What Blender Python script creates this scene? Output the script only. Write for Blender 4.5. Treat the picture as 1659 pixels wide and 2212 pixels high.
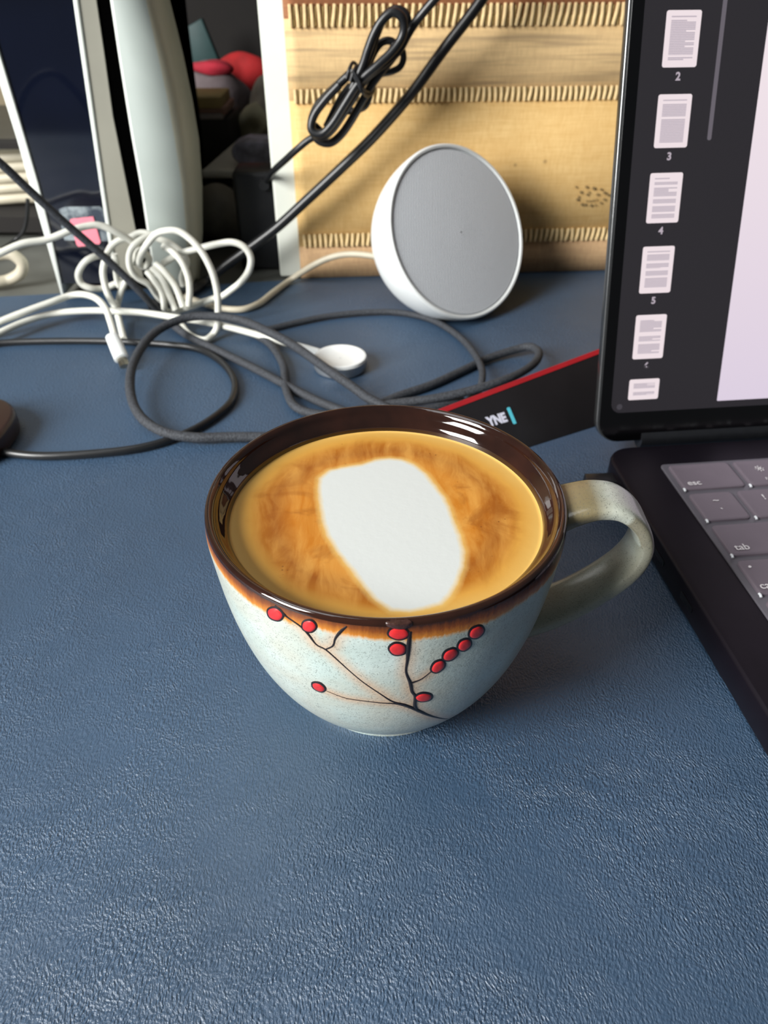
import bpy, bmesh, math, random
import numpy as np
from mathutils import Vector, Matrix
random.seed(4)
for o in list(bpy.data.objects): bpy.data.objects.remove(o)
C = bpy.context.scene.collection
SC = bpy.context.scene

# ------------------------------------------------------------------ camera
F, TH, CAMH = 1635.0, math.radians(37.63), 0.1823
cam = bpy.data.cameras.new('camera'); camo = bpy.data.objects.new('camera', cam); C.objects.link(camo)
camo.location = (0, 0, CAMH); camo.rotation_euler = (math.radians(90) - TH, 0, 0)
cam.sensor_fit = 'VERTICAL'; cam.sensor_height = 36; cam.sensor_width = 27; cam.lens = F / 2212 * 36
cam.clip_start = 0.01; cam.clip_end = 30
cam.dof.use_dof = True; cam.dof.focus_distance = 0.19; cam.dof.aperture_fstop = 22
SC.camera = camo
# ------------------------------------------------------------------ light
w = bpy.data.worlds.new('world'); SC.world = w; w.use_nodes = True
wn = w.node_tree.nodes; wl = w.node_tree.links
bg = wn['Background']; bg.inputs[0].default_value = (.88, .94, 1.0, 1); bg.inputs[1].default_value = .095

def area(name, loc, target, sx, sy, power, col):
    l = bpy.data.lights.new(name, 'AREA'); l.shape = 'RECTANGLE'; l.size = sx; l.size_y = sy
    l.energy = power; l.color = col
    o = bpy.data.objects.new(name, l); C.objects.link(o); o.location = loc
    o.rotation_euler = (Vector(target) - Vector(loc)).to_track_quat('-Z', 'Y').to_euler()
    return o
area('window_light', (-1.05, -0.46, 0.70), (0.0, 0.22, 0.02), .55, .75, 53, (1.0, .995, .97))
area('overhead_fill', (-0.50, 0.30, 1.45), (-0.05, 0.1, 0.0), 1.0, .5, 5.0, (.95, .98, 1.0))  # added fill from above for sheen on the mat's front, no real lamp
SC.view_settings.view_transform = 'Standard'; SC.view_settings.look = 'None'
SC.view_settings.exposure = 0.0; SC.view_settings.gamma = 1; SC.view_settings.use_curve_mapping = False

# ------------------------------------------------------------------ helpers
CT, ST = math.cos(TH), math.sin(TH)
CAM = Vector((0, 0, CAMH))
def ray(px, py):                       # direction through a point of the frame (1659 x 2212)
    u, v = (px - 829.5) / F, (py - 1106) / F
    return Vector((u, CT - ST * v, -ST - CT * v))
def PZ(px, py, z=0.0):
    d = ray(px, py); return CAM + d * ((z - CAMH) / d.z)
def PY(px, py, y):
    d = ray(px, py); return CAM + d * (y / d.y)
def PP(px, py, o, n):
    d = ray(px, py); return CAM + d * ((Vector(o) - CAM).dot(n) / d.dot(n))

def lin(c):
    if isinstance(c, str):
        c = tuple(int(c[i:i + 2], 16) / 255 for i in (0, 2, 4))
    return tuple((x / 12.92 if x <= .04045 else ((x + .055) / 1.055) ** 2.4) for x in c[:3]) + (1,)

class NT:
    def __init__(s, name):
        s.m = bpy.data.materials.new(name); s.m.use_nodes = True
        s.t = s.m.node_tree; s.b = s.t.nodes['Principled BSDF']
        s.tc = None
    def n(s, typ, **kw):
        nd = s.t.nodes.new(typ)
        for k, v in kw.items():
            if k.startswith('_'): setattr(nd, k[1:], v)
            else:
                key = k.replace('__', ' ')
                nd.inputs[key].default_value = v
        return nd
    def l(s, a, b): s.t.links.new(a, b)
    def obj(s):
        if s.tc is None: s.tc = s.t.nodes.new('ShaderNodeTexCoord')
        return s.tc.outputs['Object']
    def noise(s, scale, detail=3, rough=.55, vec=None, dist=0):
        nd = s.n('ShaderNodeTexNoise'); nd.inputs['Scale'].default_value = scale
        nd.inputs['Detail'].default_value = detail; nd.inputs['Roughness'].default_value = rough
        nd.inputs['Distortion'].default_value = dist
        s.l(vec if vec is not None else s.obj(), nd.inputs['Vector']); return nd.outputs[0]
    def math(s, op, a, b=None, c=None, clamp=False):
        nd = s.t.nodes.new('ShaderNodeMath'); nd.operation = op; nd.use_clamp = clamp
        for i, x in enumerate((a, b, c)):
            if x is None: continue
            if isinstance(x, (int, float)): nd.inputs[i].default_value = x
            else: s.l(x, nd.inputs[i])
        return nd.outputs[0]
    def ramp(s, fac, stops):
        nd = s.t.nodes.new('ShaderNodeValToRGB'); e = nd.color_ramp.elements
        while len(e) < len(stops): e.new(.5)
        for k, (p, c) in enumerate(stops):
            e[k].position = p; e[k].color = lin(c) if isinstance(c, str) else (c, c, c, 1) if isinstance(c, (int, float)) else c
        s.l(fac, nd.inputs[0]); return nd.outputs[0]
    def mix(s, fac, a, b, blend='MIX'):
        nd = s.t.nodes.new('ShaderNodeMix'); nd.data_type = 'RGBA'; nd.blend_type = blend
        for i, x in ((0, fac), (6, a), (7, b)):
            if isinstance(x, (int, float)): nd.inputs[i].default_value = x if i == 0 else (x, x, x, 1)
            elif isinstance(x, (tuple, str)): nd.inputs[i].default_value = lin(x) if isinstance(x, str) else x
            else: s.l(x, nd.inputs[i])
        return nd.outputs[2]
    def col(s, x):
        if isinstance(x, str): s.b.inputs['Base Color'].default_value = lin(x)
        else: s.l(x, s.b.inputs['Base Color'])
    def bump(s, h, strength, dist):
        nd = s.t.nodes.new('ShaderNodeBump'); nd.inputs['Strength'].default_value = strength
        nd.inputs['Distance'].default_value = dist; s.l(h, nd.inputs['Height']); s.l(nd.outputs[0], s.b.inputs['Normal'])
    def set(s, **kw):
        for k, v in kw.items(): s.b.inputs[k.replace('_', ' ')].default_value = v
        return s

def simple(name, c, rough=.5, var=.08, vs=120, bump=0, bs=900, **kw):
    t = NT(name); c1 = lin(c)
    dark = tuple(x * (1 - var) for x in c1[:3]) + (1,); lite = tuple(min(1, x * (1 + var)) for x in c1[:3]) + (1,)
    t.col(t.ramp(t.noise(vs), [(.35, dark), (.65, lite)])); t.set(Roughness=rough, **kw)
    if bump: t.bump(t.noise(bs, 2), 1.0, bump)
    return t.m
def emit(name, c, strength=1.0, grad=None):
    t = NT(name); t.b.inputs['Base Color'].default_value = (.01, .01, .01, 1); t.set(Roughness=.25)
    t.b.inputs['Emission Color'].default_value = lin(c)
    if grad:
        sx = t.t.nodes.new('ShaderNodeSeparateXYZ'); t.l(t.obj(), sx.inputs[0])
        r = t.ramp(t.math('MULTIPLY', sx.outputs[2], grad[0]), grad[1]); t.l(r, t.b.inputs['Emission Color'])
    t.b.inputs['Emission Strength'].default_value = strength
    return t.m

def mesh_obj(name, verts, faces, mat, parent=None, smooth=True, base=None, auto=None, fm=None):
    me = bpy.data.meshes.new(name)
    off = Vector((0, 0, 0))
    if base is not None: off = Vector(base)
    elif parent is not None: off = Vector(parent.get('_off', (0, 0, 0)))
    me.from_pydata([tuple(Vector(v) - off) for v in verts], [], [tuple(f) for f in faces])
    for m in (mat if isinstance(mat, (list, tuple)) else [mat]): me.materials.append(m)
    if fm: me.polygons.foreach_set('material_index', fm)
    bm = bmesh.new(); bm.from_mesh(me); bmesh.ops.recalc_face_normals(bm, faces=bm.faces)
    if smooth:
        for f in bm.faces: f.smooth = True
        ang = math.radians(auto or 40)
        for e in bm.edges:
            if len(e.link_faces) == 2 and e.calc_face_angle(0) > ang: e.smooth = False
    bm.to_mesh(me); bm.free(); me.update()
    o = bpy.data.objects.new(name, me); C.objects.link(o)
    if parent is not None:
        o.parent = parent; o['_off'] = tuple(parent.get('_off', (0, 0, 0)))
    elif base is not None: o.location = base; o['_off'] = tuple(base)
    return o
def tag(o, label=None, cat=None, group=None, kind=None):
    if label: o['label'] = label
    if cat: o['category'] = cat
    if group: o['group'] = group
    if kind: o['kind'] = kind
    return o
def empty(name, loc, label, cat, group=None, rz=0, local=False):
    o = bpy.data.objects.new(name, None); C.objects.link(o); o.location = loc; o.rotation_euler = (0, 0, rz)
    o.empty_display_size = .02
    o['_off'] = (0, 0, 0) if local else tuple(loc)
    return tag(o, label, cat, group)

def catmull(P, n=8):
    P = [Vector(p) for p in P]
    if len(P) < 3: return P
    Q = [P[0] * 2 - P[1]] + P + [P[-1] * 2 - P[-2]]; out = []
    for i in range(1, len(Q) - 2):
        a, b, c, d = Q[i - 1:i + 3]
        for k in range(n):
            t = k / n
            out.append(.5 * ((2 * b) + (c - a) * t + (2 * a - 5 * b + 4 * c - d) * t * t + (3 * b - a - 3 * c + d) * t ** 3))
    out.append(P[-1]); return out
def tube_geo(P, r, seg=10, V=None, Fc=None, closed=False, flat=1.0, nrm=None):
    V = [] if V is None else V; Fc = [] if Fc is None else Fc
    b0 = len(V); n = len(P); prev = None
    for i, p in enumerate(P):
        t = (P[(i + 1) % n] - P[i - 1]) if closed else (P[min(i + 1, n - 1)] - P[max(i - 1, 0)])
        t = t.normalized() if t.length > 1e-9 else Vector((0, 1, 0))
        if nrm: a = nrm[i] - t * nrm[i].dot(t)
        elif prev is None: a = Vector((0, 0, 1)) - t * t.z if abs(t.z) < .9 else Vector((1, 0, 0)) - t * t.x
        else: a = prev - t * prev.dot(t)
        a.normalize(); prev = a; c = t.cross(a); rr = r[i] if isinstance(r, (list, tuple)) else r
        for k in range(seg):
            th = 2 * math.pi * k / seg
            V.append(p + a * (math.cos(th) * rr * flat) + c * (math.sin(th) * rr))
    for i in range(n if closed else n - 1):
        j = (i + 1) % n
        for k in range(seg):
            k2 = (k + 1) % seg
            Fc.append((b0 + i * seg + k, b0 + i * seg + k2, b0 + j * seg + k2, b0 + j * seg + k))
    if not closed:
        Fc.append(tuple(b0 + k for k in range(seg))[::-1]); Fc.append(tuple(b0 + (n - 1) * seg + k for k in range(seg)))
    return V, Fc
def cable(name, strands, r, mat, parent=None, base=None, n=8, seg=10):
    V, Fc = [], []
    for s in strands: tube_geo(catmull(s, n), r, seg, V, Fc)
    return mesh_obj(name, V, Fc, mat, parent, base=base, auto=60)
def prism(outline, ext, V=None, Fc=None):      # outline: list of Vectors, ext: Vector
    V = [] if V is None else V; Fc = [] if Fc is None else Fc; b = len(V); n = len(outline)
    V += [Vector(p) for p in outline] + [Vector(p) + ext for p in outline]
    Fc.append(tuple(b + i for i in range(n))); Fc.append(tuple(b + n + i for i in reversed(range(n))))
    for i in range(n): j = (i + 1) % n; Fc.append((b + i, b + n + i, b + n + j, b + j))
    return V, Fc
def bevel_obj(o, wdt, seg=2, ang=30):
    bm = bmesh.new(); bm.from_mesh(o.data)
    es = [e for e in bm.edges if len(e.link_faces) == 2 and e.calc_face_angle(0) > math.radians(ang)]
    bmesh.ops.bevel(bm, geom=es, offset=wdt, segments=seg, profile=.5, affect='EDGES', clamp_overlap=True)
    for f in bm.faces: f.smooth = True
    for e in bm.edges: e.smooth = True
    bm.to_mesh(o.data); bm.free()
    return o
def box_vf(x0, x1, y0, y1, z0, z1, V=None, Fc=None):
    return prism([Vector(p) for p in ((x0, y0, z0), (x1, y0, z0), (x1, y1, z0), (x0, y1, z0))], Vector((0, 0, z1 - z0)), V, Fc)
def rrect(x0, x1, y0, y1, r, n=6):
    out = []
    for cx, cy, a0 in ((x1 - r, y1 - r, 0), (x0 + r, y1 - r, 90), (x0 + r, y0 + r, 180), (x1 - r, y0 + r, 270)):
        for k in range(n + 1):
            a = math.radians(a0 + 90 * k / n); out.append((cx + r * math.cos(a), cy + r * math.sin(a)))
    return out
def lathe(prof, cx, cy, seg=96, V=None, Fc=None, cap0=False, cap1=False):
    V = [] if V is None else V; Fc = [] if Fc is None else Fc; b = len(V)
    for z, r in prof:
        for k in range(seg):
            a = 2 * math.pi * k / seg; V.append(Vector((cx + r * math.cos(a), cy + r * math.sin(a), z)))
    for i in range(len(prof) - 1):
        for k in range(seg):
            k2 = (k + 1) % seg; Fc.append((b + i * seg + k, b + i * seg + k2, b + (i + 1) * seg + k2, b + (i + 1) * seg + k))
    if cap0: Fc.append(tuple(b + k for k in range(seg)))
    if cap1: Fc.append(tuple(b + (len(prof) - 1) * seg + k for k in range(seg)))
    return V, Fc
def blob(name, c, rad, mat, parent=None, base=None, amp=.12, freq=3, seed=0, flat=None, sub=4, rot=0):
    bm = bmesh.new(); bmesh.ops.create_icosphere(bm, subdivisions=sub, radius=1)
    rnd = random.Random(seed); ph = [(Vector((rnd.uniform(-1, 1), rnd.uniform(-1, 1), rnd.uniform(-1, 1))).normalized() * freq * rnd.uniform(.6, 1.8), rnd.uniform(0, 6)) for _ in range(9)]
    R = Matrix.Rotation(rot, 3, 'Z'); V = []
    for v in bm.verts:
        d = v.co.normalized(); s = 1 + amp * sum(math.sin(a.dot(d) + p) for a, p in ph) / 3
        q = Vector((d.x * rad[0], d.y * rad[1], d.z * rad[2])) * s
        p = Vector(c) + R @ q
        if flat is not None: p.z = max(p.z, flat)
        V.append(p)
    Fc = [tuple(v.index for v in f.verts) for f in bm.faces]; bm.free()
    return mesh_obj(name, V, Fc, mat, parent, base=base, auto=80)
def text_mesh(name, body, size, mat, M, parent, bold=0, sx=1.0):
    cu = bpy.data.curves.new(name, 'FONT'); cu.body = body; cu.size = size; cu.align_x = 'CENTER'; cu.align_y = 'CENTER'
    cu.extrude = size * .01; cu.offset = bold
    o = bpy.data.objects.new(name, cu); C.objects.link(o)
    dg = bpy.context.evaluated_depsgraph_get(); me = bpy.data.meshes.new_from_object(o.evaluated_get(dg))
    bpy.data.objects.remove(o)
    me.transform(Matrix.Diagonal((sx, 1, 1, 1))); me.transform(M); me.materials.clear(); me.materials.append(mat)
    q = bpy.data.objects.new(name, me); C.objects.link(q); q.parent = parent; return q

# ------------------------------------------------------------------ materials
def mat_leather():
    t = NT('navy_leather'); o = t.obj()
    warp = t.n('ShaderNodeTexNoise'); warp.inputs['Scale'].default_value = 90; warp.inputs['Detail'].default_value = 2; t.l(o, warp.inputs['Vector'])
    wv = t.t.nodes.new('ShaderNodeVectorMath'); wv.operation = 'MULTIPLY_ADD'
    t.l(warp.outputs['Color'], wv.inputs[0]); wv.inputs[1].default_value = (.004, .004, 0); t.l(o, wv.inputs[2])
    mp = t.t.nodes.new('ShaderNodeMapping'); mp.inputs['Scale'].default_value = (1.25, .72, 1); mp.inputs['Rotation'].default_value = (0, 0, .12)
    t.l(wv.outputs[0], mp.inputs['Vector'])
    v = t.n('ShaderNodeTexVoronoi', _feature='SMOOTH_F1'); v.inputs['Scale'].default_value = 1500; v.inputs['Smoothness'].default_value = .6
    t.l(mp.outputs[0], v.inputs['Vector'])
    n1 = t.noise(1500, 3, .55, mp.outputs[0])
    h = t.math('ADD', t.math('MULTIPLY', v.outputs['Distance'], .55), t.math('MULTIPLY', n1, .85))
    patch = t.ramp(t.noise(19, 2), [(.36, .40), (.62, 1.0)])
    t.bump(t.math('MULTIPLY', h, patch), 1.0, .00058)
    big = t.noise(9, 3)
    t.col(t.ramp(big, [(.3, '2b4158'), (.7, '324b65')]))
    t.set(Roughness=.46); t.b.inputs['Specular IOR Level'].default_value = .9
    return t.m
M_LEATHER = mat_leather()
M_DESK = simple('grey_desk', '52534f', .45, .1, 40, .00002)
M_WALL = simple('beige_wall', '8c8068', .8, .08, 6, .0003, 60)
M_FLOOR = simple('floor_brown', '5a4a3c', .7)
M_DARKWOOD = simple('dark_wood', '110d0b', .9, .2, 20)
M_BLACKP = simple('black_plastic', '17181b', .38, .1, 300, .00002, 2500)
M_BLACKC = simple('black_cable', '17181a', .36, .1, 400)
M_BRAID = None
def mat_braid():
    t = NT('grey_braid'); v = t.n('ShaderNodeTexVoronoi'); v.inputs['Scale'].default_value = 1500; t.l(t.obj(), v.inputs['Vector'])
    t.col(t.ramp(v.outputs['Distance'], [(.1, '41454b'), (.7, '24262b')])); t.bump(v.outputs['Distance'], .6, .0003); t.set(Roughness=.75); return t.m
M_BRAID = mat_braid()
M_WHITEC = simple('white_rubber', 'd6d6cc', .42, .04, 90)
M_CREAMC = simple('cream_rubber', 'b3ab98', .5, .05, 90)
M_WHITEP = simple('white_plastic', 'e0e3e2', .3, .02, 90)
M_METAL = simple('silver_metal', 'a09a8c', .3, .08, 300, Metallic=1.0)

# ------------------------------------------------------------------ setting
FL = mesh_obj('floor', *box_vf(-1.6, 1.6, -1.2, 1.3, -.76, -.74), M_FLOOR, smooth=False); tag(FL, kind='structure')
WB = mesh_obj('wall_back', *box_vf(-1.6, 1.6, 1.2, 1.3, -.74, 1.6), M_WALL, smooth=False); tag(WB, kind='structure')
dk = empty('desk', (0, .5, 0), 'grey desk under the navy leather mat, bare at its back left', 'desk')
o = mesh_obj('desk_top', *box_vf(-.75, .75, -.02, 1.12, -.028, -.002), M_DESK, dk); bevel_obj(o, .003)
for x in (-.7, .7):
    for y in (.03, 1.07):
        mesh_obj('leg', *box_vf(x - .025, x + .025, y - .025, y + .025, -.74, -.028), M_DARKWOOD, dk, smooth=False)
# mat
ml = PZ(0, 607); mr = PZ(1320, 590)
o = mesh_obj('desk_mat', *prism([Vector(p) for p in ((-.62, -.01, -.002), (.62, -.01, -.002), (.62, .594, -.002), (-.62, .396, -.002))], Vector((0, 0, .002))), M_LEATHER, base=(0, .25, -.002))
tag(o, 'large navy blue grained leather desk mat under the cup and laptop', 'desk mat')

# ------------------------------------------------------------------ cup
K = .96
CX, CY = .0005, .164 * K
ZR, RR = CAMH - K * (CAMH - .0624), .048 * K
raw = [(.0672, .0461), (.0625, .0463), (.0571, .0458), (.047, .0446), (.037, .0428), (.0269, .0401), (.0181, .0367), (.0115, .0332), (.0065, .0298), (.0035, .0272), (.0022, .0262), (0, .0257)]
raw = raw[::-1]
pz, pr = [], []
cm = catmull([Vector((a, b, 0)) for a, b in raw], 8)
for v in cm: pz.append(v.x); pr.append(v.y)
pz = np.array(pz); pr = np.array(pr)
def Rz(z): return float(np.interp(z, pz, pr))
def cup_n(p):
    z = p.z; s = (Rz(z + .0008) - Rz(z - .0008)) / .0016; r = Vector((p.x - CX, p.y - CY, 0)).normalized()
    return Vector((r.x, r.y, -s)).normalized()
def cup_hit(px, py):
    d = ray(px, py).normalized(); t = .06
    while t < .4:
        p = CAM + d * t
        if p.z < ZR - .0002 and p.z > 0 and math.hypot(p.x - CX, p.y - CY) < Rz(p.z): break
        t += .0006
    a, b = t - .0006, t
    for _ in range(18):
        m = (a + b) / 2; p = CAM + d * m
        if p.z < ZR and math.hypot(p.x - CX, p.y - CY) < Rz(max(p.z, 0)): b = m
        else: a = m
    return CAM + d * b
twigs = [
 ([(594,1307),(613,1326),(622,1334),(649,1353),(666,1370),(683,1392),(703,1403),(725,1422),(757,1451),(786,1475),(820,1498),(847,1515),(873,1522),(899,1533),(926,1545),(953,1552),(971,1553)],
  [2.5,5,3.2,3.5,4.5,3,3,2.6,2,2,2.2,3.2,5,6,4,2.5,1]),
 ([(703,1403),(719,1395),(724,1380),(735,1365),(749,1353)], [2.5,2.5,3,4.5,2.5]),
 ([(704,1492),(737,1505),(762,1511),(820,1518),(860,1521),(899,1533)], [1.2,1.6,1.8,2.2,3.2,4.5]),
 ([(886,1364),(882,1398),(880,1425),(877,1451),(886,1475),(890,1494),(897,1504),(896,1523),(899,1533)], [4,6,4,3,4.5,4,4.5,4.5,5]),
 ([(931,1451),(910,1467),(889,1475)], [1.5,2,4]),
]
berries = [(595,1326,17.5,12.5,28),(668,1352,15,12.5,10),(688.5,1483.5,15,7.5,27),(861,1368,22.5,12.5,3),(859,1401.5,18.5,13,4),
           (946,1439,16.5,10.5,-38),(972.5,1413.5,17.5,11,-30),(1003,1392.5,15.5,11,-33),(1029,1365,17.5,11.5,-32),(915,1505.5,18,8.5,-4)]
halo = []
for pts, _ in twigs:
    for p in catmull([Vector((a, b, 0)) for a, b in pts], 4): halo.append(cup_hit(p.x, p.y))
def mat_bowl(handle=False):
    t = NT('celadon_glaze_handle' if handle else 'celadon_glaze'); o = t.obj()
    sx = t.t.nodes.new('ShaderNodeSeparateXYZ'); t.l(o, sx.inputs[0]); z = sx.outputs[2]
    base = t.ramp(t.noise(55, 3), [(.35, 'b3c3bd'), (.65, 'c2d0cb')])
    sand = t.ramp(t.noise(42, 3, .6), [(.36, 0.0), (.60, 1.0)])
    base = t.mix(t.math('MULTIPLY', sand, .6), base, 'b9b6a6')
    at = t.t.nodes.new('ShaderNodeAttribute'); at.attribute_name = 'halo'
    base = t.mix(t.math('MULTIPLY', at.outputs['Fac'], .55 if not handle else .95), base, 'cf8f50' if not handle else '665a3c')  # handle: olive brown for both rim glaze and painted shade
    v = t.n('ShaderNodeTexVoronoi'); v.inputs['Scale'].default_value = 2300; t.l(o, v.inputs['Vector'])
    sp = t.ramp(v.outputs['Distance'], [(.22, 1.0), (.42, 0.0)])
    spn = t.math('MULTIPLY', sp, t.ramp(t.noise(800, 2), [(.44, 0.0), (.56, 1.0)]))
    base = t.mix(t.math('MULTIPLY', spn, .6), base, '4f4f48')
    if not handle:
        mp = t.t.nodes.new('ShaderNodeMapping'); mp.inputs['Scale'].default_value = (1, 1, .12); t.l(o, mp.inputs['Vector'])
        st = t.noise(900, 3, .6, mp.outputs[0]); lo = t.noise(28, 2, .5, mp.outputs[0])
        zz = t.math('ADD', z, t.math('ADD', t.math('MULTIPLY', st, .0022), t.math('MULTIPLY', lo, .0060)))
        f = t.math('MULTIPLY', t.math('SUBTRACT', zz, ZR - .0065), 1 / .0105)
        alpha = t.ramp(f, [(.44, 0.0), (.56, 1.0)])
        c2 = t.ramp(f, [(.48, 'd8993e'), (.58, 'b97222'), (.74, '7c4010'), (.92, '30190d')])
        base = t.mix(alpha, base, c2)
    t.col(base); t.set(Roughness=.30); t.b.inputs['Coat Weight'].default_value = .35; t.b.inputs['Coat Roughness'].default_value = .12
    t.bump(t.noise(1100, 2), .5, .00012)
    return t.m
M_BOWL = mat_bowl(); M_HANDLE = mat_bowl(True)
t = NT('brown_black_glaze'); t.col(t.ramp(t.noise(60, 3), [(.35, '1c0f0b'), (.65, '2b1710')])); t.set(Roughness=.06, Specular_IOR_Level=.75); t.bump(t.noise(130, 2), .25, .0004); M_RIM = t.m
cup = empty('coffee_cup', (CX, CY, 0), 'celadon glazed stoneware cup painted with red berries on twigs, holding a latte', 'cup')
SEG = 200
outer = [(z, r) for z, r in zip(pz, pr) if z < ZR - .0012]
lip_o = (ZR - .0012, Rz(ZR - .0012))
V, Fc = lathe([(.0012, .001), (.0012, .0225), (0, .0232)] + outer + [lip_o], CX, CY, SEG)
bowl = mesh_obj('bowl', V, Fc, M_BOWL, cup)
hp = np.array([tuple(h) for h in halo]); vv = np.array([tuple(v) for v in V])
dmin = np.full(len(vv), 9.0)
for h in hp: dmin = np.minimum(dmin, np.linalg.norm(vv - h, axis=1))
a = bowl.data.attributes.new('halo', 'FLOAT', 'POINT'); a.data.foreach_set('value', np.clip(1 - dmin / .0032, 0, 1).astype('f'))
# inside and lip: dark glaze
ZC, RC = CAMH - K * (CAMH - .0555), .0422 * K
t_ = .0033
ins = [lip_o, (ZR - .0005, RR - .0001), (ZR - .0001, RR - .0005), (ZR, RR - .0010), (ZR - .0002, RR - .0016), (ZR - .0009, RR - .0023), (ZR - .0025, RR - .0030),
       (ZC + .002, RC + .0006), (ZC, RC + .0001), (ZC - .006, RC - .001), (ZC - .018, RC - .004), (ZC - .032, RC - .011), (ZC - .045, RC - .022), (.0085, .001)]
ins2 = catmull([Vector((a, b, 0)) for a, b in ins], 4)
V, Fc = lathe([(v.x, v.y) for v in ins2], CX, CY, SEG)
o = mesh_obj('inner_glaze', V, Fc, M_RIM, cup); tag(o, 'dark brown glossy rim and inside wall')
# handle
hpth = [(.0455, .0560), (.0505, .0582), (.0565, .0598), (.0630, .0588), (.0690, .0535), (.0715, .0455), (.0685, .0368), (.0600, .0275), (.0505, .0205), (.0400, .0160)]
HP = catmull([Vector((x * K, 0, CAMH - K * (CAMH - z))) for x, z in hpth], 6)
V, Fc = [], []; n = len(HP); seg = 28; hal = []
for i, p in enumerate(HP):
    tg = (HP[min(i + 1, n - 1)] - HP[max(i - 1, 0)]).normalized(); nr = Vector((tg.z, 0, -tg.x)) * -1
    f = i / (n - 1); wd = .0070 + .0016 * (abs(2 * f - 1) ** 3); th = .0023 + .0007 * abs(2 * f - 1) ** 2
    for k in range(seg):
        a = 2 * math.pi * k / seg; c, s = math.cos(a), math.sin(a)
        e = .75
        yy = math.copysign(abs(c) ** e, c) * wd; rr = math.copysign(abs(s) ** e, s) * th
        rr += .0006 * (yy / wd) ** 2 * (1 if s > 0 else .0)
        V.append(Vector((CX + p.x + nr.x * rr, CY + yy, p.z + nr.z * rr)))
        hal.append((1 if f < .20 else max(.12, 1 - (f - .20) / .09)) if f < .36 else max(0, .8 - .2 * abs(s)) if f > .5 else .3 + .5 * (abs(c) > .8))  # brown glaze by the rim; lower half's olive dark is painted shade
for i in range(n - 1):
    for k in range(seg): k2 = (k + 1) % seg; Fc.append((i * seg + k, i * seg + k2, (i + 1) * seg + k2, (i + 1) * seg + k))
Fc.append(tuple(range(seg))); Fc.append(tuple((n - 1) * seg + k for k in range(seg)))
o = mesh_obj('handle', V, Fc, M_HANDLE, cup)
a = o.data.attributes.new('halo', 'FLOAT', 'POINT'); a.data.foreach_set('value', np.array(hal, 'f'))
# painting
M_INK = simple('black_enamel', '1b1416', .3, .1, 400); M_BERRY = simple('red_enamel', 'c8282a', .35, .1, 500, Coat_Weight=.2)
for pts, ws in twigs:
    P2 = catmull([Vector((a, b, c)) for (a, b), c in zip(pts, ws)], 5)
    P, Rr, N = [], [], []
    for q in P2:
        p = cup_hit(q.x, q.y); N.append(cup_n(p)); P.append(p); Rr.append(max(1.0, q.z) * .85 * (p - CAM).length / F * 1.0)
    V, Fc = tube_geo(P, Rr, 8, flat=.45, nrm=N)
    mesh_obj('twig', V, Fc, M_INK, cup)
def berry_dome(name, bx, by, ra, rb, ang, grow, hgt, mat, parent, jag=0):
    V, Fc = [], []; n = 28; rings = 5; ca, sa = math.cos(math.radians(ang)), math.sin(math.radians(ang))
    for j in range(rings):
        s = 1 - j / rings
        for k in range(n):
            a = 2 * math.pi * k / n; jj = 1 + jag * math.sin(5 * a + bx) * .018
            x, y = math.cos(a) * (ra + grow) * s * jj, math.sin(a) * (rb + grow) * s * jj
            p = cup_hit(bx + x * ca - y * sa, max(by + x * sa + y * ca, 0)); V.append(p + cup_n(p) * (hgt * math.sqrt(max(0, 1 - s ** 2.5)) + .00003 if j else 0.00002))
    p = cup_hit(bx, by); V.append(p + cup_n(p) * hgt)
    for j in range(rings - 1):
        for k in range(n): k2 = (k + 1) % n; Fc.append((j * n + k, j * n + k2, (j + 1) * n + k2, (j + 1) * n + k))
    for k in range(n): Fc.append(((rings - 1) * n + k, (rings - 1) * n + (k + 1) % n, rings * n))
    return mesh_obj(name, V, Fc, mat, parent, auto=80)
for b in berries:
    ob = berry_dome('berry', *b, .6, .00042, M_BERRY, cup, 1)
    berry_dome('outline', *b, 3.2, .00022, M_INK, ob, 1)
o = berry_dome('glaze_blister', 862, 1347, 29, 13, 2, 0, .0005, simple('blister_glaze', '3a2622', .15, .2, 700, .0002, 700), cup, 1)

# ------------------------------------------------------------------ coffee
fo = [(545,370),(590,335),(660,320),(730,310),(790,290),(850,283),(910,288),(960,310),(1010,350),(1050,400),(1090,450),(1115,500),(1135,560),(1160,620),(1180,690),(1175,760),(1150,830),(1120,880),(1080,920),(1020,940),(940,955),(860,950),(800,910),(750,860),(700,790),(660,740),(620,690),(580,620),(560,560),(550,500),(540,430)]
fp = [PZ(x * .4943 + 420, y * .4943 + 850, ZC) for x, y in fo]
fp = np.array([(p.x, p.y) for p in fp])
NR, NA = 110, 260
V = []
for i in range(NR + 1):
    r = (RC + .0006) * (i / NR)
    for k in range(NA):
        a = 2 * math.pi * k / NA; V.append((CX + r * math.cos(a), CY + r * math.sin(a), ZC + (.0006 * max(0, (i / NR - .97) / .03) ** 2)))
vv = np.array(V)[:, :2]; dd = np.full(len(vv), 9.0); ins_ = np.zeros(len(vv), bool)
for i in range(len(fp)):
    a, b = fp[i], fp[(i + 1) % len(fp)]; e = b - a; q = vv - a
    tt = np.clip((q @ e) / (e @ e), 0, 1); dd = np.minimum(dd, np.linalg.norm(q - tt[:, None] * e, axis=1))
    c = ((a[1] > vv[:, 1]) != (b[1] > vv[:, 1])) & (vv[:, 0] < (b[0] - a[0]) * (vv[:, 1] - a[1]) / (b[1] - a[1] + 1e-12) + a[0]); ins_ ^= c
sd = np.where(ins_, dd, -dd)
faces = [[], []]
for i in range(NR):
    for k in range(NA):
        k2 = (k + 1) % NA; f = (i * NA + k, i * NA + k2, (i + 1) * NA + k2, (i + 1) * NA + k)
        faces[1 if np.mean(sd[list(f)]) > 0 else 0].append(f)
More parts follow.
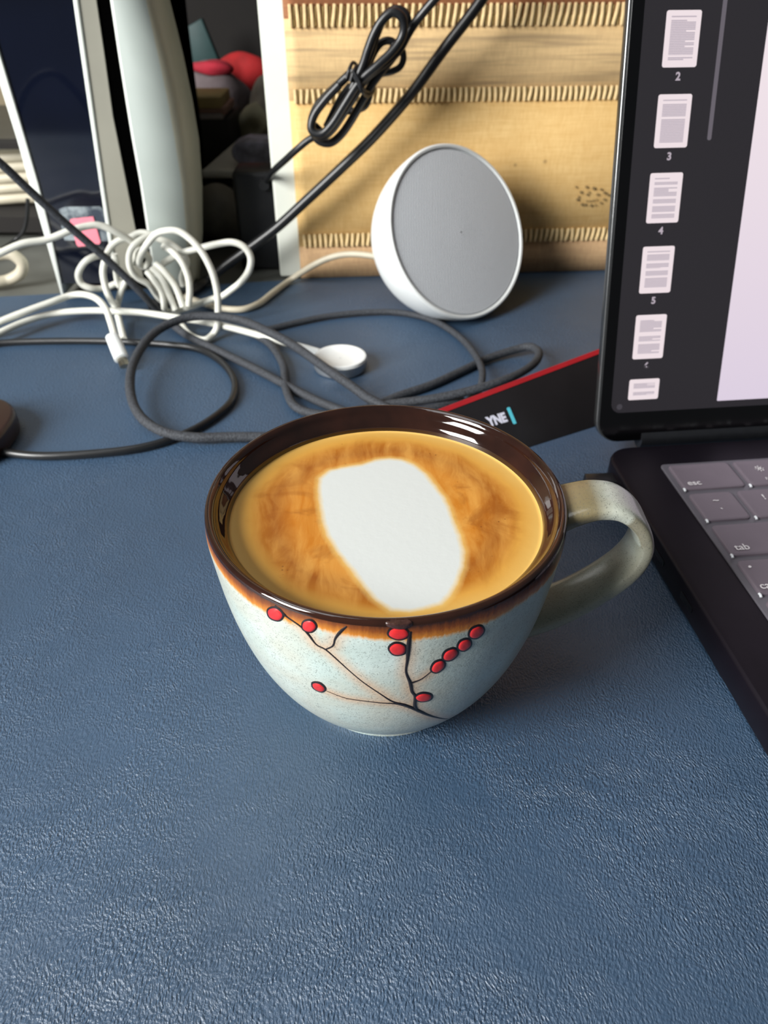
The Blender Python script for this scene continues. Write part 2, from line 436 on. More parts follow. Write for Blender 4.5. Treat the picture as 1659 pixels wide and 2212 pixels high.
def mat_coffee():
    t = NT('latte_surface'); o = t.obj()
    wn_ = t.n('ShaderNodeTexNoise'); wn_.inputs['Scale'].default_value = 30; wn_.inputs['Detail'].default_value = 3; t.l(o, wn_.inputs['Vector'])
    wv = t.t.nodes.new('ShaderNodeVectorMath'); wv.operation = 'MULTIPLY_ADD'; t.l(wn_.outputs['Color'], wv.inputs[0]); wv.inputs[1].default_value = (.009, .009, 0); t.l(o, wv.inputs[2])
    sb = t.t.nodes.new('ShaderNodeVectorMath'); sb.operation = 'SUBTRACT'; t.l(wv.outputs[0], sb.inputs[0]); sb.inputs[1].default_value = (.0045, .0045, 0)
    cb = t.t.nodes.new('ShaderNodeCombineXYZ'); sp = t.t.nodes.new('ShaderNodeSeparateXYZ'); t.l(sb.outputs[0], sp.inputs[0]); t.l(sp.outputs[0], cb.inputs[0]); t.l(sp.outputs[1], cb.inputs[1])
    ln = t.t.nodes.new('ShaderNodeVectorMath'); ln.operation = 'LENGTH'; t.l(cb.outputs[0], ln.inputs[0])
    rn = t.math('MULTIPLY', ln.outputs['Value'], 1 / RC)
    c = t.ramp(rn, [(.30, 'b2701c'), (.60, 'b16a15'), (.73, '8c4c0a'), (.81, 'a06014'), (.88, 'c08c3a'), (1.0, 'c9a156')])
    mp = t.t.nodes.new('ShaderNodeMapping'); mp.inputs['Scale'].default_value = (1, .28, 1); mp.inputs['Rotation'].default_value = (0, 0, -.9); t.l(sb.outputs[0], mp.inputs['Vector'])
    sw = t.ramp(t.noise(150, 5, .62, mp.outputs[0], .6), [(.40, 0.0), (.66, 1.0)])
    inner = t.ramp(rn, [(.80, 1.0), (.92, 0.0)])
    c = t.mix(t.math('MULTIPLY', t.math('MULTIPLY', sw, inner), .6), c, 'cf9a4a')
    dk_ = t.ramp(t.noise(60, 4, .6, sb.outputs[0], 1.2), [(.50, 0.0), (.68, 1.0)])
    c = t.mix(t.math('MULTIPLY', t.math('MULTIPLY', dk_, inner), .7), c, '8a4c0c')
    v = t.n('ShaderNodeTexVoronoi'); v.inputs['Scale'].default_value = 620; t.l(o, v.inputs['Vector'])
    dots = t.math('MULTIPLY', t.ramp(v.outputs['Distance'], [(.10, 1.0), (.2, 0.0)]), t.ramp(t.noise(110, 2), [(.60, 0.0), (.68, 1.0)]))
    c = t.mix(t.math('MULTIPLY', t.math('MULTIPLY', dots, inner), .8), c, '6e3c10')
    at = t.t.nodes.new('ShaderNodeAttribute'); at.attribute_name = 'foam'
    fz = t.math('ADD', at.outputs['Fac'], t.math('MULTIPLY', t.math('SUBTRACT', t.noise(260, 4), .5), .9))
    f = t.math('MULTIPLY', t.math('ADD', fz, 2.2), 1 / 4.8)
    c = t.mix(t.ramp(f, [(.12, 0.0), (.40, .55), (.62, 1.0)]), c, 'd0b26a')
    c = t.mix(t.ramp(f, [(.38, 0.0), (.72, 1.0)]), c, 'c0c4c2')
    t.col(c); t.set(Roughness=.42); t.bump(t.noise(420, 4), .22, .0002)
    t.b.inputs['Subsurface Weight'].default_value = .0
    return t.m
M_COFFEE = mat_coffee()
lat = empty('latte', (CX, CY, ZC), 'latte with golden brown crema and white foam filling the berry cup', 'coffee')
for nm, fs in (('crema', faces[0]), ('milk_foam', faces[1])):
    idx = sorted({i for f in fs for i in f}); mp_ = {j: i for i, j in enumerate(idx)}
    fs2 = []
    for f in fs:
        g = []
        for i in f:
            j = mp_[i]
            if j not in g: g.append(j)
        fs2.append(g)
    o = mesh_obj(nm, [V[i] for i in idx], fs2, M_COFFEE, lat, auto=80)
    a = o.data.attributes.new('foam', 'FLOAT', 'POINT'); a.data.foreach_set('value', (sd[idx] * 1000).astype('f'))
    bm = bmesh.new(); bm.from_mesh(o.data); bmesh.ops.remove_doubles(bm, verts=bm.verts, dist=1e-7); bmesh.ops.recalc_face_normals(bm, faces=bm.faces)
    if sum(f.normal.z for f in bm.faces) < 0: bmesh.ops.reverse_faces(bm, faces=bm.faces)
    bm.to_mesh(o.data); bm.free()

# ------------------------------------------------------------------ smart speaker
SPC = Vector((.04237, .43435, .04625)); az, el, SR = .65614, .48704, .04784
SN = Vector((math.sin(az) * math.cos(el), -math.cos(az) * math.cos(el), math.sin(el))); SS = SN.cross(Vector((0, 0, 1))).normalized() * -1; SU = SN.cross(SS)
if SU.z < 0: SU = -SU
SS = SU.cross(SN)
MF = Matrix((SS, SU, SN)).transposed().to_4x4(); 
spk = empty('smart_speaker', (SPC.x, SPC.y, 0), 'white half-dome smart speaker with round grey mesh face', 'speaker')
MF.translation = SPC - Vector((SPC.x, SPC.y, 0))
def face_lathe(name, prof, mat, seg=128, cap0=False, cap1=False, clampz=True):
    V, Fc = lathe([(-d, r) for d, r in prof], 0, 0, seg, cap0=cap0, cap1=cap1)
    if clampz:
        Mi = MF.inverted()
        V2 = []
        for v in V:
            q = MF @ v
            if q.z < .0012: q.z = .0012
            V2.append(Mi @ q)
        V = V2
    o = mesh_obj(name, V, Fc, mat); o.parent = spk; o.matrix_local = MF; return o
D = .052
prof = [(0, SR)] + [(D * math.sin(a), SR * (max(0, math.cos(a)) ** .9) + .0) for a in [i * math.pi / 2 / 26 for i in range(1, 26)]] + [(D, .0005)]
face_lathe('shell', [(-.0002, SR - .0012), (-.0002, SR - .0004)] + prof, M_WHITEP)
t = NT('speaker_mesh'); o_ = t.obj()
mp = t.t.nodes.new('ShaderNodeMapping'); mp.inputs['Rotation'].default_value = (0, 0, math.radians(20)); t.l(o_, mp.inputs['Vector'])
wv = t.n('ShaderNodeTexWave', _wave_type='BANDS', _bands_direction='X'); wv.inputs['Scale'].default_value = 300; t.l(mp.outputs[0], wv.inputs['Vector'])
mp2 = t.t.nodes.new('ShaderNodeMapping'); mp2.inputs['Rotation'].default_value = (0, 0, math.radians(110)); t.l(o_, mp2.inputs['Vector'])
wv2 = t.n('ShaderNodeTexWave', _wave_type='BANDS', _bands_direction='X'); wv2.inputs['Scale'].default_value = 420; t.l(mp2.outputs[0], wv2.inputs['Vector'])
hh = t.math('ADD', t.math('MULTIPLY', wv.outputs['Fac'], .8), t.math('MULTIPLY', wv2.outputs['Fac'], .2))
t.col(t.ramp(hh, [(0.1, 'b4b9c0'), (.9, 'dcdfe2')])); t.set(Roughness=.85); t.bump(hh, .5, .0002)
face_lathe('mesh_grille', [(.0016, SR - .0022), (-.0004, SR - .0032), (-.0012, .03), (-.0016, .015), (-.0018, .0005)], t.m)
face_lathe('front_ring', [(.0006, SR + .0001), (-.0006, SR - .0002), (-.0011, SR - .001), (-.0009, SR - .0021), (.0008, SR - .0026)], M_WHITEP)

# ------------------------------------------------------------------ woven wall hanging on white panel
A0 = PZ(650, 601); B0 = PZ(1320, 583); du = (B0 - A0); du.z = 0; du.normalize(); dn = Vector((-du.y, du.x, 0))   # dn points back
def BP(px, py, off=0): return PP(px, py, A0 - dn * off, dn)
def bz(py): return BP(640, py).z
pan = empty('upright_board', tuple(A0), 'white painted upright panel whose edge shows left of the woven mat', 'panel')
e0 = A0 - du * .0135 + dn * .003
o = mesh_obj('board', *prism([e0, e0 + du * .42, e0 + du * .42 + dn * .012, e0 + dn * .012], Vector((0, 0, .34))), simple('white_paint', 'd3d6cc', .5, .03, 12, .0002, 90), pan); bevel_obj(o, .0015)
wm = empty('woven_mat', tuple(A0), 'tan woven cane mat with stitched seams hanging behind the speaker', 'woven mat')
def mat_weave(name, c1, c2, stripes=None, sc=1.0):
    t = NT(name); o = t.obj()
    mp = t.t.nodes.new('ShaderNodeMapping'); mp.inputs['Scale'].default_value = (1, 1, .18); t.l(o, mp.inputs['Vector'])
    mp2 = t.t.nodes.new('ShaderNodeMapping'); mp2.inputs['Scale'].default_value = (.05, .05, 1); t.l(o, mp2.inputs['Vector'])
    n1 = t.noise(900, 3, .6, mp.outputs[0]); n2 = t.noise(1000, 3, .6, mp2.outputs[0])
    n = t.math('MULTIPLY', t.math('ADD', n1, n2), .5)
    c = t.ramp(n, [(.35, c2), (.62, c1)])
    big = t.noise(25, 3)
    c = t.mix(t.math('MULTIPLY', t.ramp(big, [(.4, 0.0), (.7, 1.0)]), .35), c, c2)
    if stripes:
        s = t.noise(stripes[0], 2, .6, mp2.outputs[0]); c = t.mix(t.math('MULTIPLY', t.ramp(s, [(.50, 0.0), (.66, 1.0)]), .8), c, stripes[1])
    v = t.n('ShaderNodeTexVoronoi'); v.inputs['Scale'].default_value = 55; t.l(o, v.inputs['Vector'])
    c = t.mix(t.math('MULTIPLY', t.ramp(v.outputs['Distance'], [(.03, 1.0), (.09, 0.0)]), .5), c, '5a3f20')
    t.col(c); t.set(Roughness=.8); t.bump(n, .6, .00025); return t.m
W_Y = mat_weave('cane_yellow', 'e0bd80', 'cda566'); W_S = mat_weave('cane_striped', 'dcbc88', 'c6a678', (230, 'a08764')); W_P = mat_weave('cane_pink', 'c9a67c', 'ae8c68'); W_R = mat_weave('cane_salmon', 'c98d63', 'a97050')
zb = [0.0005, bz(532), bz(505), bz(222), bz(192), bz(40), bz(8), .33]
L = .40
def strip(z0, z1, mat, nm, th=.002, off=0):
    p = A0 + dn * (.001 - off); p = Vector((p.x, p.y, z0)); n = 60; V = []; Fc = []
    for i in range(n + 1):
        q = p + du * (.0002 + L * i / n); wob = .00015 * math.sin(i * .7 + z0 * 90) - .0002 * math.sin(i * .19)
        for zz in (z0, (z0 + z1) / 2, z1):
            V.append(Vector((q.x, q.y, zz)) - dn * (th * .5 + max(-.0005, wob)))
    for i in range(n):
        for j in range(2): Fc.append((i * 3 + j, i * 3 + j + 1, i * 3 + j + 4, i * 3 + j + 3))
    o = mesh_obj(nm, V, Fc, mat, wm, auto=80)
    m = o.modifiers.new('solid', 'SOLIDIFY'); m.thickness = th; m.offset = 0; return o
tag(strip(zb[0], zb[1] + .0008, W_P, 'woven_band'), 'pinkish brown bottom band')
tag(strip(zb[1], zb[3] + .001, W_Y, 'woven_band'), 'plain yellow straw band')
tag(strip(zb[3], zb[5] + .001, W_S, 'woven_band'), 'band striped with brown lines')
tag(strip(zb[5], zb[7], W_R, 'woven_band'), 'reddish top band')
M_ST = simple('straw_stitch', 'dcc190', .7, .15, 200); M_STD = simple('stitch_gap_thread', '96804e', .8, .2, 200)
def stitches(z0, z1, pitch, lean, n, wd=.0011, gap=1):
    V, Fc = [], []
    base = Vector((0, 0, 0))
    sg = []
    for j in range(7):
        f = j / 6; sg.append(Vector((0, 0, 0)) + du * (lean * (f - .5)) + Vector((0, 0, (z1 - z0) * (f - .5))) - dn * (.0004 * math.sin(math.pi * f)))
    tube_geo(sg, wd * .5, 6, V, Fc)
    first = None
    for i in range(n):
        p = A0 + du * (.004 + pitch * i) + Vector((0, 0, (z0 + z1) / 2)) - dn * .0018
        if first is None:
            first = mesh_obj('stitch', [v + Vector((0, 0, 0)) for v in V], Fc, M_ST); o = first
        else: o = bpy.data.objects.new('stitch', first.data); C.objects.link(o)
        o.parent = wm; o.location = p - Vector(wm['_off']); o.rotation_euler = (0, random.uniform(-.12, .12), 0)
    # dark thread in the gaps, joined
    V2, F2 = [], []
    for i in range(n):
        p = A0 + du * (.004 + pitch * (i + .5)) + Vector((0, 0, (z0 + z1) / 2)) - dn * .0017
        a, b = z0 - (z0 + z1) / 2, z1 - (z0 + z1) / 2
        tube_geo([p + Vector((0, 0, a * .9)) - du * lean * .4, p + Vector((0, 0, b * .8)) + du * lean * .4], .0004, 5, V2, F2)
    o = mesh_obj('seam_thread', V2, F2, M_STD, wm); tag(o, kind='stuff')
stitches(zb[6] - .0105, zb[6], .0039, .0005, 62, .0019)
stitches(zb[3], zb[4], .0034, .0002, 66, .0018)
stitches(zb[1], zb[2], .0034, .0003, 66, .0018)
# faint printed ring of dots
V, Fc = [], []
zs = [(215,300,9),(415,300,13),(555,325,17),(690,345,12),(760,410,15),(825,450,13),(755,540,12),(685,605,11),(580,645,8),(500,655,14),(390,640,13),(330,635,15),(245,540,15),(265,490,9),(310,400,14),(430,445,12),(460,400,8),(625,445,12),(420,570,7),(480,572,8),(540,560,8),(600,545,7)]
for x, y, r in zs:
    c = BP(1220 + x * .113, 370 + y * .113, .0012 + .0014); rr = r * .113 * .52 / F * 1.5
    ring = [c + du * (rr * math.cos(k * math.pi / 4)) + Vector((0, 0, rr * math.sin(k * math.pi / 4))) for k in range(8)]
    prism(ring, dn * .0006, V, Fc)
o = mesh_obj('printed_mark', V, Fc, simple('faded_ink', '7a6440', .8), wm, smooth=False); tag(o, 'faint oval ring of dark dots', kind='stuff')

# ------------------------------------------------------------------ laptop
ang = math.radians(6.1); LX = Vector((math.cos(ang), math.sin(ang), 0)); LY = Vector((-math.sin(ang), math.cos(ang), 0))
DZ = .0125
e_ = PZ(1465, 1231, DZ); O = e_ + LY * ((PZ(1300, 968, DZ) - e_).dot(LY)); O.z = 0
lap = empty('laptop', tuple(O), 'open black laptop right of the cup, document thumbnails on its screen', 'laptop', rz=ang, local=True)
def tl(p): d = Vector(p) - O; return Vector((d.dot(LX), d.dot(LY), d.z))
M_ALU = simple('black_aluminium', '17121b', .42, .12, 60, Metallic=.6); M_EDGE = simple('lid_edge_metal', '6e6f70', .25, .05, 60, Metallic=.9)
M_GLASS = simple('bezel_glass', '050506', .08, .1, 30)
M_KEY = simple('key_grey_mauve', '6a6069', .5, .06, 40, .00003, 900); M_COVER = simple('silicone_cover', '57545b', .4, .08, 60)
M_LEG = simple('legend_white', 'd9d4d6', .5, .02); M_LEG.node_tree.nodes['Principled BSDF'].inputs['Emission Strength'].default_value = 0.0
LW, LD = .312, .221
def rr_slab(name, x0, x1, y0, y1, r, z0, z1, mat, parent, bev=.0008, n=6):
    V, Fc = prism([Vector((x, y, z0)) for x, y in rrect(x0, x1, y0, y1, r, n)], Vector((0, 0, z1 - z0)))
    o = mesh_obj(name, V, Fc, mat, parent)
    if bev: bevel_obj(o, bev)
    return o
deck = rr_slab('base', 0, LW, -LD, 0, .011, .0015, DZ, M_ALU, lap, .0012)
for fx, fy in ((.02, -.02), (LW - .02, -.02), (.02, -LD + .02), (LW - .02, -LD + .02)):
    V, Fc = lathe([(.0, .006), (.0018, .006)], fx, fy, 24, cap0=True, cap1=True); mesh_obj('foot', V, Fc, M_BLACKP, lap)
# side port slots
for yy in (-.045, -.062, -.085):
    V, Fc = prism([Vector((-.0002, yy + a, .007 + b)) for a, b in rrect(-.0045, .0045, -.0013, .0013, .0012, 4)], Vector((.002, 0, 0))); mesh_obj('port', V, Fc, M_GLASS, lap)
k0 = tl(PZ(1433, 1012, DZ)); rows = [tl(PZ(*p, DZ)) for p in ((1475, 1065), (1524, 1131), (1580, 1208), (1642, 1292))]
kx = sum(p.x for p in rows) / 4; pitch = (rows[0].y - rows[3].y) / 3; yb0 = rows[0].y
cov_x0 = kx - .0022; cov_y1 = yb0 + pitch - .0005
kw = .0168; gapk = pitch - .0165
cv = rr_slab('keyboard_cover', cov_x0, cov_x0 + .277, yb0 - 5 * pitch - .003, cov_y1, .002, DZ - .0002, DZ + .0007, M_COVER, lap, .0003)
tag(cv, 'translucent grey silicone keyboard cover')
def keycap(w_, d_):
    bm_o = rrect(0, w_, 0, d_, .0016, 3); V = []; Fc = []; n = len(bm_o)
    for z, ins in ((0, 0), (.0008, .0001), (.0011, .0005), (.0011, .0009), (.0009, .0022)):
        for x, y in bm_o:
            V.append(Vector((x + (w_ / 2 - x) / (w_ / 2) * ins, y + (d_ / 2 - y) / (d_ / 2) * ins, z)))
    for j in range(4):
        for k in range(n): k2 = (k + 1) % n; Fc.append((j * n + k, j * n + k2, (j + 1) * n + k2, (j + 1) * n + k))
    Fc.append(tuple(4 * n + k for k in range(n))); return V, Fc
cache = {}
rowsdef = [[('esc', .0245)] + [('☼', kw)] + [('', kw)] * 11 + [('', kw)],
           [('~\n`', kw), ('!\n1', kw)] + [(c, kw) for c in ('@\n2', '#\n3', '$\n4', '%\n5', '^\n6', '&\n7', '*\n8', '(\n9', ')\n0', '_\n-', '+\n=')] + [('delete', .0275)],
           [('tab', .0275)] + [(c, kw) for c in 'QWERTYUIOP[]\\'],
           [('caps', .0325)] + [(c, kw) for c in "ASDFGHJKL;'"] + [('return', .0325)],
           [('shift', .043)] + [(c, kw) for c in 'ZXCVBNM,./'] + [('shift', .043)],
           [('fn', kw), ('control', kw), ('option', kw), ('command', .0215), ('', .100), ('command', .0215), ('option', kw), ('', kw), ('', kw), ('', kw)]]
gapx = .0020; kd = pitch - gapk
for ri, row in enumerate(rowsdef):
    x = kx; y = yb0 - ri * pitch
    for txt, w_ in row:
        if x > kx + .273: break
        key = round(w_, 4)
        if key not in cache:
            V, Fc = keycap(w_, kd); cache[key] = mesh_obj('key', V, Fc, M_KEY); o = cache[key]
        else: o = bpy.data.objects.new('key', cache[key].data); C.objects.link(o)
        o.parent = lap; o.location = (x, y, DZ + .0006)
        if txt and x < kx + .075 and ri < 5:
            z = .00118
            if '\n' in txt:
                a_, b_ = txt.split('\n')
                text_mesh('legend', a_, .0042, M_LEG, Matrix.Translation((w_ / 2, kd * .68, z)), o, .00002); text_mesh('legend', b_, .0042, M_LEG, Matrix.Translation((w_ / 2, kd * .30, z)), o, .00002)
            elif txt == '☼':
                V, Fc = [], []
                for k in range(8):
                    a = k * math.pi / 4; c_, s_ = math.cos(a), math.sin(a); cc = Vector((w_ / 2, kd * .62, z))
                    tube_geo([cc + Vector((c_ * .0011, s_ * .0011, 0)), cc + Vector((c_ * .0018, s_ * .0018, 0))], .00012, 5, V, Fc)
                tube_geo([Vector((w_ / 2 + .0006 * math.cos(k * .6283), kd * .62 + .0006 * math.sin(k * .6283), z)) for k in range(10)], .00015, 5, V, Fc, closed=True)
                mesh_obj('legend', V, Fc, M_LEG, o); text_mesh('legend', 'F1', .0022, M_LEG, Matrix.Translation((w_ / 2, kd * .2, z)), o)
            elif len(txt) > 1:
                text_mesh('legend', txt, .0042, M_LEG, Matrix.Translation((.0052, kd * .22, z)), o, .00003)
                if txt == 'caps':
                    V, Fc = lathe([(0, .0005), (.0002, .0005)], .003, kd * .78, 12, cap0=True, cap1=True); q = mesh_obj('indicator_light', [v + Vector((0, 0, .0011)) for v in V], Fc, M_LEG, o)
            else: text_mesh('legend', txt, .0055, M_LEG, Matrix.Translation((w_ / 2, kd * .5, z)), o, .00004)
        x += w_ + gapx
# pale bumps standing in for glints of light at the key junctions
M_GLINT = simple('glint_white', 'dfe2e6', .08, .02)
V, Fc = [], []
for ri in range(4):
    x = kx; y = yb0 - ri * pitch
    for txt, w_ in rowsdef[ri][:4]:
        for nx in ((x - .0004, x + w_ + .0012) if x == kx else (x + w_ + .0012,)):
            bx, by = nx, y - .0004
            tube_geo([Vector((bx, by - .0008, DZ + .0016)), Vector((bx + .0001, by, DZ + .0019)), Vector((bx + .0002, by + .0008, DZ + .0016))], .00045, 8, V, Fc)
        x += w_ + gapx
o = mesh_obj('key_glint', V, Fc, M_GLINT, lap); tag(o, kind='stuff')
# lid
tilt = math.radians(16); HZ = .0095
hl = tl(PZ(1286, 958, HZ)); LE = Vector((0, math.sin(tilt), math.cos(tilt))); LNn = Vector((0, -math.cos(tilt), math.sin(tilt)))   # LNn faces the user
LO = Vector((hl.x, hl.y, HZ))
def lidP(x, s, d=0): return LO + Vector((x, 0, 0)) + LE * s + LNn * d
LEw = LX * LE.x + LY * LE.y + Vector((0, 0, LE.z)); LNw = LX * LNn.x + LY * LNn.y + Vector((0, 0, LNn.z)); LOw = O + LX * LO.x + LY * LO.y + Vector((0, 0, LO.z))
def scr(px, py, d=0): p = PP(px, py, LOw + LNw * d, LNw); q = p - LOw; return q.dot(LX), q.dot(LEw)
LH = .218
def lid_slab(name, x0, x1, s0, s1, r, d0, d1, mat, parent, bev=0, n=8):
    V, Fc = prism([lidP(x, s, d0) for x, s in rrect(x0, x1, s0, s1, r, n)], LNn * (d1 - d0)); o = mesh_obj(name, V, Fc, mat, parent, smooth=bev > 0)
    if bev: bevel_obj(o, bev, 2)
    return o
lid = lid_slab('lid', 0, LW, 0, LH, .010, -.0042, -.0004, M_EDGE, lap, .0005); tag(lid, 'metal lid shell with bright left edge')
lid_slab('bezel', .0012, LW - .0012, .0004, LH - .001, .009, -.0005, .0, M_GLASS, lap)
V, Fc = tube_geo([Vector((.02, hl.y + .003, .0092)), Vector((LW - .02, hl.y + .003, .0092))], .0042, 14); mesh_obj('hinge', V, Fc, M_BLACKP, lap)
sx0 = scr(1347, 560)[0]; ss0 = scr(1480, 884)[1]
M_SIDE = emit('screen_sidebar', '29252c', .65); M_PAGE = emit('screen_page', 'efe4ee', .95, (1.0, [(.0, 'dccfe4'), (.06, 'e6d8e6'), (.14, 'f4e6ec'), (.2, 'f6ecf0')]))
M_TH = emit('thumbnail_paper', 'f3e4e8', .95); M_THT = emit('thumbnail_text', 'cdbfcb', .8); M_NUM = emit('sidebar_number', 'c9bcc8', .8); M_SB = emit('scroll_bar_grey', '77707a', .7)
disp = lid_slab('display', sx0, LW - sx0, ss0, LH - sx0, .004, .00002, .00008, M_SIDE, lap); tag(disp, 'lit screen with dark sidebar')
pg0 = scr(1547, 866); pg1 = scr(1591, 560)
lid_slab('document_page', (pg0[0] + pg1[0]) / 2, LW - .06, pg0[1], LH - .02, .0004, .00008, .00012, M_PAGE, disp, n=2)
quads = [((1441,21.5),(1517,22),(1503,145.5),(1429,145.5)), ((1422.6,204),(1495.7,203),(1483,318.5),(1411.7,320)), ((1405,374),(1476,372.5),(1464,480),(1395,483)),
         ((1389,533),(1458,531),(1447,631),(1380,635)), ((1374,681.5),(1441,678),(1430.6,773),(1365.7,776.5)), ((1360,820),(1425,817),(1420.5,860.6),(1356,865))]
textrows = [[(.10,.13),(.17,.78),(.82,.88)], [(.10,.12),(.18,.41),(.46,.90)], [(.10,.13),(.18,.24),(.29,.46),(.52,.60),(.66,.78),(.82,.90)], [(.10,.13),(.17,.30),(.36,.46),(.52,.62),(.67,.88)], [(.12,.38),(.48,.60),(.66,.88)], [(.2,.45),(.62,.78)]]
tw = []
for q in quads:
    c = [scr(*p) for p in q]; tw.append((min((c[0][0] + c[3][0]) / 2, 9), (c[1][0] + c[2][0]) / 2, (c[2][1] + c[3][1]) / 2, (c[0][1] + c[1][1]) / 2))
ax0 = sum(a[0] for a in tw) / 6; ax1 = sum(a[1] for a in tw) / 6
for (x0, x1, s0, s1), tr_ in zip(tw, textrows):
    o = lid_slab('page_thumbnail', x0, x1, s0, s1, .0008, .00008, .00014, M_TH, disp, n=4)
    V, Fc = [], []; w_ = x1 - x0; h_ = s1 - s0
    rnd = random.Random(int(s0 * 1e5))
    for a, b in tr_:
        y = a
        while y < b - 1e-6:
            x_end = .86 if rnd.random() > .15 else .6
            prism([lidP(x0 + w_ * fx, s1 - h_ * fy, .00014) for fx, fy in ((.15, y), (x_end, y), (x_end, min(y + .022, b)), (.15, min(y + .022, b)))], LNn * .00003, V, Fc); y += .030
    # greyed text lines: a child of the display beside the thumbnail
    tq = mesh_obj('text_lines', V, Fc, M_THT, disp, smooth=False); tag(tq, kind='stuff')
Rm = Matrix((Vector((1, 0, 0)), LE, LNn)).transposed().to_4x4()
for d_, (px, py) in zip('23456', ((1464, 166), (1445, 338.5), (1427, 499), (1411, 649.5), (1396, 790))):
    s_ = scr(px, py); Mx = Matrix.Translation(lidP(s_[0], s_[1], .00025)) @ Rm; text_mesh('page_number', d_, .0036, M_NUM, Mx, disp, .00012)
a_ = scr(1567, 0); b_ = scr(1531, 303)
lid_slab('scroll_bar', (a_[0] + b_[0]) / 2 - .0008, (a_[0] + b_[0]) / 2 + .0008, b_[1], LH - .03, .0007, .00008, .00012, M_SB, disp, n=4)
c_ = scr(1338, 879); lid_slab('sidebar_button', c_[0] - .0012, c_[0] + .0012, c_[1] - .0012, c_[1] + .0012, .0011, .00008, .00012, emit('dim_grey', '4a464e', .7), disp, n=5)

# plug beside laptop
p0 = PZ(1262, 1043, .006); 
pl = empty('usb_dongle', (p0.x, p0.y, 0), 'small black plug in the laptop side, behind the cup handle', 'plug')
o = mesh_obj('plug_body', *prism([Vector(p) + Vector((p0.x, p0.y, 0)) for p in ((0, -.004, .0022), (.019, -.0025, .0022), (.019, .0045, .0022), (0, .003, .0022))], Vector((0, 0, .0065))), M_BLACKP, pl); bevel_obj(o, .0008)
mesh_obj('connector', *box_vf(p0.x + .018, p0.x + .0235, p0.y - .0012, p0.y + .0028, .0035, .0065), M_METAL, pl)

# ------------------------------------------------------------------ black slab with red back edge
B1, B2 = PZ(1160, 962), PZ(1290, 921)
dx = (B2 - B1).normalized(); dh = Vector((-dx.y, dx.x, 0)); sl_a = math.radians(40); dv = dh * math.cos(sl_a) + Vector((0, 0, math.sin(sl_a))); fn = dx.cross(dv)
def SP(px, py, d=0): return PP(px, py, B1 + fn * d, fn)
T2 = SP(1300, 752); hv = (T2 - B1).dot(dv)
q0 = B1 - dx * .030; q1 = B1 + dx * .16
sl = empty('sloping_box', tuple(q0), 'black sloping-front box with red top edge and white letters, behind the cup', 'box')
L0 = SP(955, 881.5); t_d = (T2 - L0).normalized(); t0 = L0 - t_d * .030; t1 = T2 + t_d * .10
q0b = q0; 
def hull(nm, pts, mat, bev):
    V = [p for p in pts]; Fc = [(0, 1, 2), (3, 5, 4), (0, 3, 4, 1), (1, 4, 5, 2), (2, 5, 3, 0)]
    o = mesh_obj(nm, V, Fc, mat, sl, smooth=False); bevel_obj(o, bev); return o
g = lambda p: Vector((p.x, p.y, 0)) + dh * .004
hull('body', [q0, t0, g(t0), q1, t1, g(t1)], simple('matte_black_card', '110f12', .5, .15, 60), .0004)
V, Fc = prism([t0 - dv * .0022 + fn * .0002, t1 - dv * .0022 + fn * .0002, t1 + fn * .0002, t0 + fn * .0002], -fn * .0012 + dh * .0006)
mesh_obj('edge_strip', V, Fc, simple('red_card', '9c1b22', .45, .08, 60), sl, smooth=False)
Rt = Matrix((dx, dv, fn)).transposed().to_4x4()
def flat_text(body, px, py, size, mat, bold=.0002, sx=1.0):
    p = SP(px, py, .00015); return text_mesh('lettering', body, size, mat, Matrix.Translation(p - q0) @ Rt, sl, bold, sx)
flat_text('YNE', 1074, 907, .0060, simple('white_print', 'c9c9d8', .6, .02), .0003, .85)
ca, cb = SP(1098, 880, .0001), SP(1112, 916, .0001); cd = (ca - cb); cm = (ca + cb) / 2
V, Fc = prism([cm + dx * a + dv * b for a, b in rrect(-.0008, .0008, -cd.length / 2, cd.length / 2, .0005, 3)], fn * .0002); o = mesh_obj('printed_bar', V, Fc, simple('cyan_print', '4fb3c4', .6, .02), sl); tag(o, 'cyan bar after the letters')

# ------------------------------------------------------------------ dark rounded gadget at left edge
p_ = PZ(41, 940, .010)
o = mesh_obj('power_bank', *prism([Vector((x, y, 0)) for x, y in rrect(p_.x - .095, p_.x - .008, p_.y - .020, p_.y + .036, .024, 8)], Vector((0, 0, .010))), simple('dark_brown_plastic', '2a1614', .35, .1, 80), base=(p_.x - .04, p_.y, 0))
bevel_obj(o, .0022, 3); tag(o, 'dark brown rounded gadget cut by the left frame edge on the mat', 'gadget')

# ------------------------------------------------------------------ watch charger, white cables
WC = PZ(735, 768, .007)
wc = empty('watch_charger', (WC.x, WC.y, 0), 'round white magnetic charging puck with a white cable, on the mat behind the cup', 'charger')
V, Fc = lathe([(.0005, .012), (.0005, .0134), (.0015, .0139), (.0056, .0139)], WC.x, WC.y, 64, cap0=True); mesh_obj('puck_rim', V, Fc, simple('satin_steel', 'a5a9ad', .35, .03, 60, Metallic=.75), wc)
V, Fc = lathe([(.0056, .0139), (.0069, .0134), (.0072, .0125), (.0070, .0115), (.0062, .0100), (.0057, .006), (.0056, .0003)], WC.x, WC.y, 64); mesh_obj('puck_face', V, Fc, M_WHITEP, wc)
T6 = lambda x, y: (x * .2532 + 140, y * .2532 + 440)
rW = .0019
def mixp(spec):
    out = []
    for s in spec:
        x, y, m, v = s; out.append(PY(x, y, v) if m == 'Y' else PZ(x, y, v))
    return out
